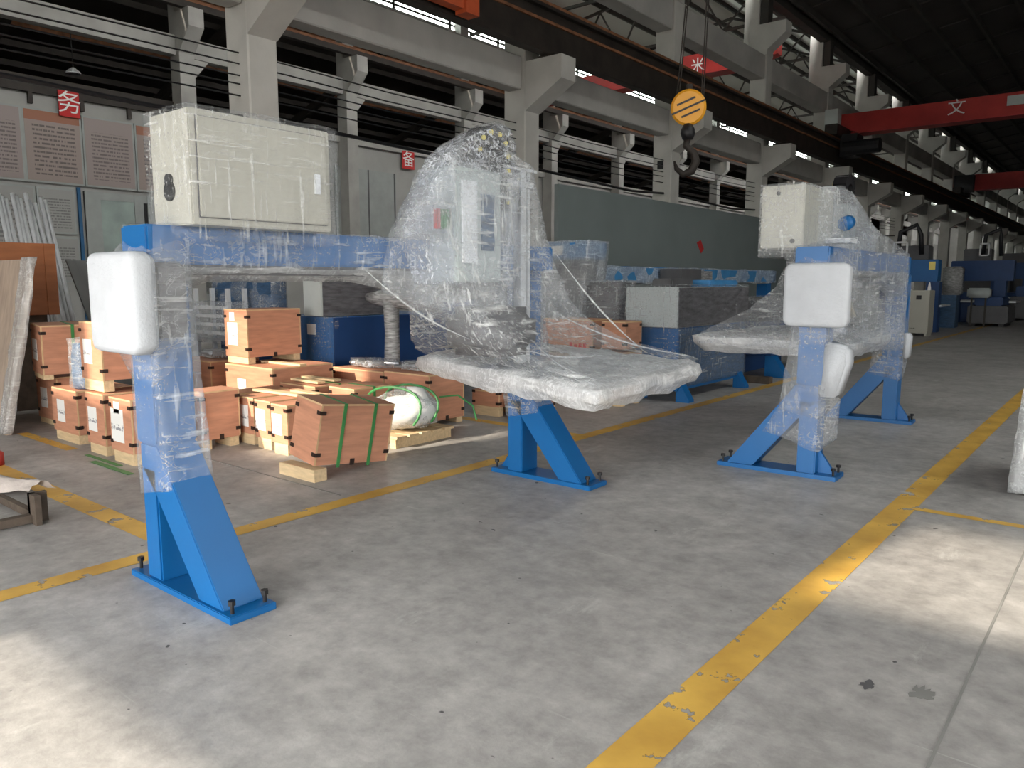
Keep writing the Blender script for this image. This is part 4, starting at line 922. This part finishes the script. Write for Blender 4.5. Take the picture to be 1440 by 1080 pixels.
# long blue wrapped beam behind the presses
t = thing('wrapped_beam', 'long blue beam machine wrapped in film behind the grey press', 'machine', (-7.2, 12.0, 0))
MB().box(-7.4, -7.1, 10.2, 19.0, 1.50, 1.78).build('beam', 'lightblue', t, bevel=.02)
for y in (10.6, 14.6, 18.5): MB().box(-7.38, -7.12, y, y+.25, 0, 1.5).build('leg', 'blue', t)
film_hull('film', box_pts(-7.4, -7.1, 10.2, 19.0, 1.48, 1.78), t, 'film_milky', .2, .03, 3, .02, 61)
MB().box(-7.05, -6.6, 13.0, 13.8, 1.45, 1.75).build('carriage', 'grey_dark', t); MB().box(-7.05, -6.7, 13.9, 14.5, 1.5, 1.72).build('carriage_cover', 'silverwrap', t)
# blue work table behind the second machine
a = aZ(1128, 532); b_ = aZ(1045, 532)
t = thing('blue_bench', 'dark blue bench machine in the shade behind the wrapped table tip', 'machine', (-4.6, 12.0, 0))
MB().box(-5.4, -4.45, 11.9, 14.2, .35, .88).build('body', 'navy', t, bevel=.02)
MB().prism([(-4.6, 0), (-4.6, .36), (-4.5, .36), (-4.25, .03), (-4.25, 0)], 'y', 12.0, 12.2).build('foot', 'blue', t)
MB().prism([(-4.6, 0), (-4.6, .36), (-4.5, .36), (-4.25, .03), (-4.25, 0)], 'y', 13.9, 14.1).build('foot', 'blue', t)
MB().box(-5.3, -5.1, 12.0, 14.1, 0, .35).build('rear_foot', 'navy', t)
MB().box(-5.2, -4.6, 12.0, 14.1, .885, 1.25).build('housing', 'grey_dark', t, bevel=.03)
film_hull('film', box_pts(-5.4, -4.45, 11.9, 14.2, .5, 1.25), t, 'film', .15, .03, 4, .02, 63)
tag(MB().box(-4.75, -4.2, 11.15, 11.3, 0, .10).build('timber', 'brown_steel', bevel=.004), 'dark timber lying on the floor between the press foot and the blue bench', 'timber')
# white wrapped table tip machine between presses handled by the second machine
# far control cabinet
t = thing('control_cabinet', 'free-standing beige control cabinet with a dark square display, in the aisle beyond', 'cabinet', (-4.85, 23.9, 0))
cb = MB().box(-5.10, -4.60, 23.9, 24.6, .08, 1.28).build('body', 'cabinet', t, bevel=.015)
MB().box(-4.93, -4.80, 23.885, 23.9, 1.02, 1.14).build('display', 'black', cb)
for k in range(3): MB().tube([(-5.04+k*.05, 23.9, .22), (-5.04+k*.05, 23.885, .22)], .015, 8).build('knob', 'black', cb)
for x in (-5.07, -4.68): MB().box(x, x+.06, 23.92, 24.55, 0, .08).build('foot', 'cabinet', t)
MB().tube([(-4.68, 24.2, 1.28), (-4.68, 24.2, 1.36), (-4.68, 24.2, 1.50)], [.05, .04, .012], 8).build('beacon', 'white', t)
# far blue printing machines
def far_machine(label, Y, px0, px1, pyt, pyb, leg, sticker=False, frame=None):
    a = aY(px0, pyt, Y); b_ = aY(px1, pyb, Y)
    t = thing('far_printing_machine', label, 'machine', ((a.x+b_.x)/2, Y, 0), 'blue printing machines farther down the hall')
    MB().box(a.x, b_.x, Y, Y+.5, b_.z, a.z).build('beam', 'blue' if sticker else 'navy', t, bevel=.02)
    for f in leg:
        x = a.x+(b_.x-a.x)*f; MB().box(x-.18, x+.18, Y+.05, Y+.45, 0, b_.z).build('leg', 'navy', t)
    MB().box(a.x+.2, b_.x-.3, Y+.5, Y+1.5, .0, .75).build('table', 'navy', t)
    MB().box(a.x-.4, b_.x+.1, Y+.3, Y+1.7, .76, .82).build('table_top', 'alu', t)
    MB().box(a.x+.3, a.x+1.2, Y+.5, Y+1.2, a.z, a.z+.45).build('head', 'grey_dark', t, bevel=.03)
    if sticker:
        s0 = aY(1307, 368, Y-.01); s1 = aY(1315, 379, Y-.01); MB().box(s0.x, s1.x, Y-.012, Y-.002, s1.z, s0.z).build('yellow_sticker', 'yellow_dot', t)
    for (fx0, fx1, fy0, fy1) in frame or []:
        p = aY(fx0, fy0, Y+.1); r_ = aY(fx1, fy1, Y+.1); th = .05; q = MB()
        q.box(p.x, p.x+th, Y+.1, Y+.15, r_.z, p.z).box(r_.x-th, r_.x, Y+.1, Y+.15, r_.z, p.z).box(p.x, r_.x, Y+.1, Y+.15, p.z-th, p.z).box(p.x, r_.x, Y+.1, Y+.15, r_.z, r_.z+th); q.build('white_frame', 'white', t)
        MB().tube([(p.x+.1, Y+.3, r_.z), (p.x+.15, Y+.3, p.z+.3), (p.x+.6, Y+.3, p.z+.5), (r_.x+.3, Y+.3, p.z+.2), (r_.x+.35, Y+.3, r_.z)], .07, 8).build('hose', 'black', t, smooth=True)
    return t
far_machine('blue machine beam with a yellow sticker above the beige control cabinet', 26.0, 1240, 1318, 366, 396, (.1, .92), True, [(1256, 1276, 340, 358)])
far_machine('dark blue far machine with a white square frame on top', 33.0, 1338, 1425, 367, 395, (.08, .8), False, [(1378, 1391, 342, 360)])
far_machine('dark machine at the end of the row of far machines', 42.0, 1396, 1450, 370, 392, (.1, .9))
t = thing('wrapped_unit', 'silver and blue film-wrapped unit between the far blue machines', 'machine', (-5.3, 29.0, 0))
a = aY(1326, 375, 29); b_ = aY(1350, 415, 29)
MB().box(a.x, b_.x, 29, 29.6, b_.z, a.z).build('upper_part', 'silverwrap', t, bevel=.05, smooth=True); MB().box(a.x, b_.x-.1, 29.02, 29.6, 0, b_.z).build('lower_part', 'bluewrap', t)
o = MB(); a = aY(1360, 405, 29.9); b_ = aY(1391, 419, 29.9)
t = thing('far_tray', 'pale tray table standing among the far machines', 'table', ((a.x+b_.x)/2, 29.9, 0))
MB().box(a.x, b_.x, 29.9, 30.45, b_.z, a.z).build('tray', 'grey_cab', t, bevel=.05, smooth=True)
for x in (a.x+.1, b_.x-.15): MB().box(x, x+.05, 30.1, 30.15, 0, b_.z).build('leg', 'purlin', t)
# items far along the left side
for i, (x0, x1, y0, y1, h, lb) in enumerate(((-4.7, -3.5, 30.6, 32.6, 1.0, 'low dark machine crowding the aisle beyond the beige cabinet'), (-4.1, -2.9, 36.0, 38.5, 1.35, 'bulky dark machine behind the low one at the aisle end'), (-4.4, -2.6, 44.3, 47, 1.6, 'large dark machine closing the far aisle'))):
    t = thing('dark_machine', lb, 'machine', ((x0+x1)/2, y0, 0))
    MB().box(x0, x1, y0, y1, .1, h*.7).build('base', 'grey_dark', t, bevel=.04); MB().box(x0+.15, x1-.2, y0+.3, y1-.2, h*.7, h).build('upper_body', 'navy', t, bevel=.04)
    for xx in (x0+.1, x1-.25): MB().box(xx, xx+.15, y0+.1, y1-.1, 0, .1).build('foot', 'black', t)
for i, (y, z, l_) in enumerate(((45, .0, 2.2), (52, .0, 2.6), (60, 0, 2.4), (68, 0, 2.0))):
    t = thing('shrouded_machine', 'dark machine standing in the gloom at the end of the aisle', 'machine', (-6.2, y, 0), 'dark machines at the end of the aisle')
    MB().box(-7.5, -4.6, y, y+l_, 0, 1.0).build('base', 'navy', t, bevel=.03); MB().box(-7.2, -5.2, y+.3, y+l_-.3, 1.0, 1.7).build('upper_body', 'grey_dark', t, bevel=.03)

# =================================================================== LEFT EDGE
# board leaning against the crates, wrapped at its edge
t = thing('leaning_board', 'tall wooden board leaning upright at the left, its edge wrapped in film', 'board', (-8.7, 2.5, 0))
MB().add([(-8.57, 2.60, .002), (-8.57, 2.65, .002), (-8.57, 2.99, 1.73), (-8.57, 2.94, 1.73), (-9.8, 2.60, .002), (-9.8, 2.65, .002), (-9.8, 2.99, 1.73), (-9.8, 2.94, 1.73)],
    [(0,1,2,3),(7,6,5,4),(0,4,5,1),(1,5,6,2),(2,6,7,3),(3,7,4,0)]).build('board', 'board', t)
film_hull('edge_film', [(-8.55, 2.58, .02), (-8.55, 2.66, .02), (-8.55, 2.92, 1.75), (-8.55, 3.0, 1.75), (-8.75, 2.585, .02), (-8.75, 2.925, 1.75), (-8.47, 2.93, 1.55), (-8.75, 3.0, 1.75)], t, 'film_milky', .06, .015, 8, .0, 71)
# brown plywood box behind
t = thing('plywood_case', 'large brown plywood case standing behind the leaning board', 'case', (-10.4, 3.0, 0))
MB().box(-10.9, -10.0, 2.2, 3.70, 1.12, 1.95).build('case', 'ply_brown', t, bevel=.006); MB().box(-10.0, -9.985, 3.58, 3.70, 1.12, 1.95).build('corner_batten', 'ply_brown', t)
MB().box(-10.8, -10.1, 2.3, 3.6, 0, 1.12).build('stand', 'brown_steel', t)
# steel tubes leaning behind
for i in range(11):
    px = -4+i*6.6+random.uniform(-1.5, 1.5); yt = 272+(i % 3)*4+(6 if i > 6 else 0)
    p = aX(px, yt, -12.2); p2 = aX(px+15, 345, -11.9); d = (p2-p).normalized(); q2 = p+d*((p.z-.0)/-d.z)
    tag(MB().tube([p, q2], .03, 8).build('metal_tube', 'alu', smooth=True), 'long bright metal tube leaning behind the brown plywood case', 'tube', 'metal tubes leaning by the notice boards')
for k, (px0, px1, label) in enumerate(((93, 106, 'narrow dark grey sheet leaning beside the brown plywood case'), (104, 124, 'wide dark grey sheet leaning behind the foam-covered motor'))):
    a = aX(px0, 366, -10.5-.3*k); b_ = aX(px1, 366, -10.5-.3*k); X_ = -10.5-.3*k
    tag(MB().add([(X_, a.y, a.z), (X_, b_.y, a.z), (X_+.45, b_.y+.35, 0), (X_+.45, a.y+.35, 0), (X_-.03, a.y, a.z), (X_-.03, b_.y, a.z), (X_+.42, b_.y+.35, 0), (X_+.42, a.y+.35, 0)],
        [(0,1,2,3),(7,6,5,4),(0,4,5,1),(1,5,6,2),(2,6,7,3),(3,7,4,0)]).build('metal_sheet', 'grey_sheet'), label, 'sheet')
# low brown steel stand with a rag of film
t = thing('steel_stand', 'low brown angle-steel stand on the floor at the yellow corner', 'stand', (-5.3, 1.7, 0))
MB().box(-5.32, -5.20, 1.70, 1.735, 0, .19).box(-5.32, -5.285, 1.70, 1.80, 0, .19).build('upright', 'brown_steel', t)
MB().box(-5.32, -5.26, .6, 1.70, .01, .06).build('rail', 'brown_steel', t)
MB().box(-5.95, -5.32, 1.72, 1.76, .01, .06).build('rail', 'brown_steel', t)
rg = MB(); n = 14; vs = []
for i in range(n+1):
    for k in range(8):
        u, v = i/n, k/7; p = Vector((-6.62+.62*u+.05*v, 1.25+.85*u*.8+.55*v*(1-.7*u), .03+.13*math.sin(v*math.pi)*(1-.5*u)+.04*noise.noise(Vector((u*6, v*5, 2))))); p.z = max(p.z, .012); vs.append(p)
rg.add(vs, [(i*8+k, (i+1)*8+k, (i+1)*8+k+1, i*8+k+1) for i in range(n) for k in range(7)])
tag(rg.build('film_sheet', 'rag', smooth=True), 'crumpled greyish plastic sheet lying behind the low steel stand', 'plastic sheet')
rd = thing('red_canister', 'small red and black canister at the yellow floor corner', 'canister', (-7.25, 2.08, 0))
MB().tube([(-7.25, 2.08, 0), (-7.25, 2.08, .10), (-7.25, 2.08, .13)], [.09, .09, .05], 14).build('body', 'red', rd, smooth=True); MB().tube([(-7.25, 2.08, .13), (-7.25, 2.08, .17)], .035, 10).build('cap', 'black', rd)
# film-wrapped load at the right edge
t = thing('wrapped_load', 'tall load wrapped in silvery film at the right beside the aisle', 'wrapped load', (-.3, 6.6, 0))
MB().add([(-.62, 6.38, .02), (.3, 6.38, .02), (.3, 7.3, .02), (-.62, 7.3, .02), (-.57, 6.42, .9), (.3, 6.42, .9), (.3, 7.26, .9), (-.57, 7.26, .9)], [(3,2,1,0),(4,5,6,7),(0,1,5,4),(1,2,6,5),(2,3,7,6),(3,0,4,7)]).build('load', 'silverwrap', t, bevel=.01)
MB().box(-.55, .25, 6.45, 7.25, 0, .02).build('base', 'pine', t)
film_hull('film', [(-.645, 6.36, .015), (.32, 6.36, .015), (.32, 7.32, .015), (-.645, 7.32, .015), (-.59, 6.40, .92), (.32, 6.40, .92), (.32, 7.28, .92), (-.59, 7.28, .92)], t, 'film_milky', .06, .01, 10, .0, 81)
# floor marks: a long chipped scrape and dark oil blots
for (px, py, r_, nm, lb) in ((1219, 963, .032, 'oil_blot', 'dark oil blot on the floor right of the wide yellow line'), (1296, 976, .05, 'oil_blot', 'wider faded oil blot on the floor beside the darker one')):
    c = aZ(px, py); k_ = 22
    tag(MB().add([(c.x+r_*random.uniform(.45, 1.25)*math.cos(6.283*i/k_)*.8, c.y+r_*random.uniform(.45, 1.25)*math.sin(6.283*i/k_)*1.3, .002) for i in range(k_)], [tuple(range(k_))]).build(nm, 'grey_dark' if r_ < .04 else 'joint'), lb, 'stain')
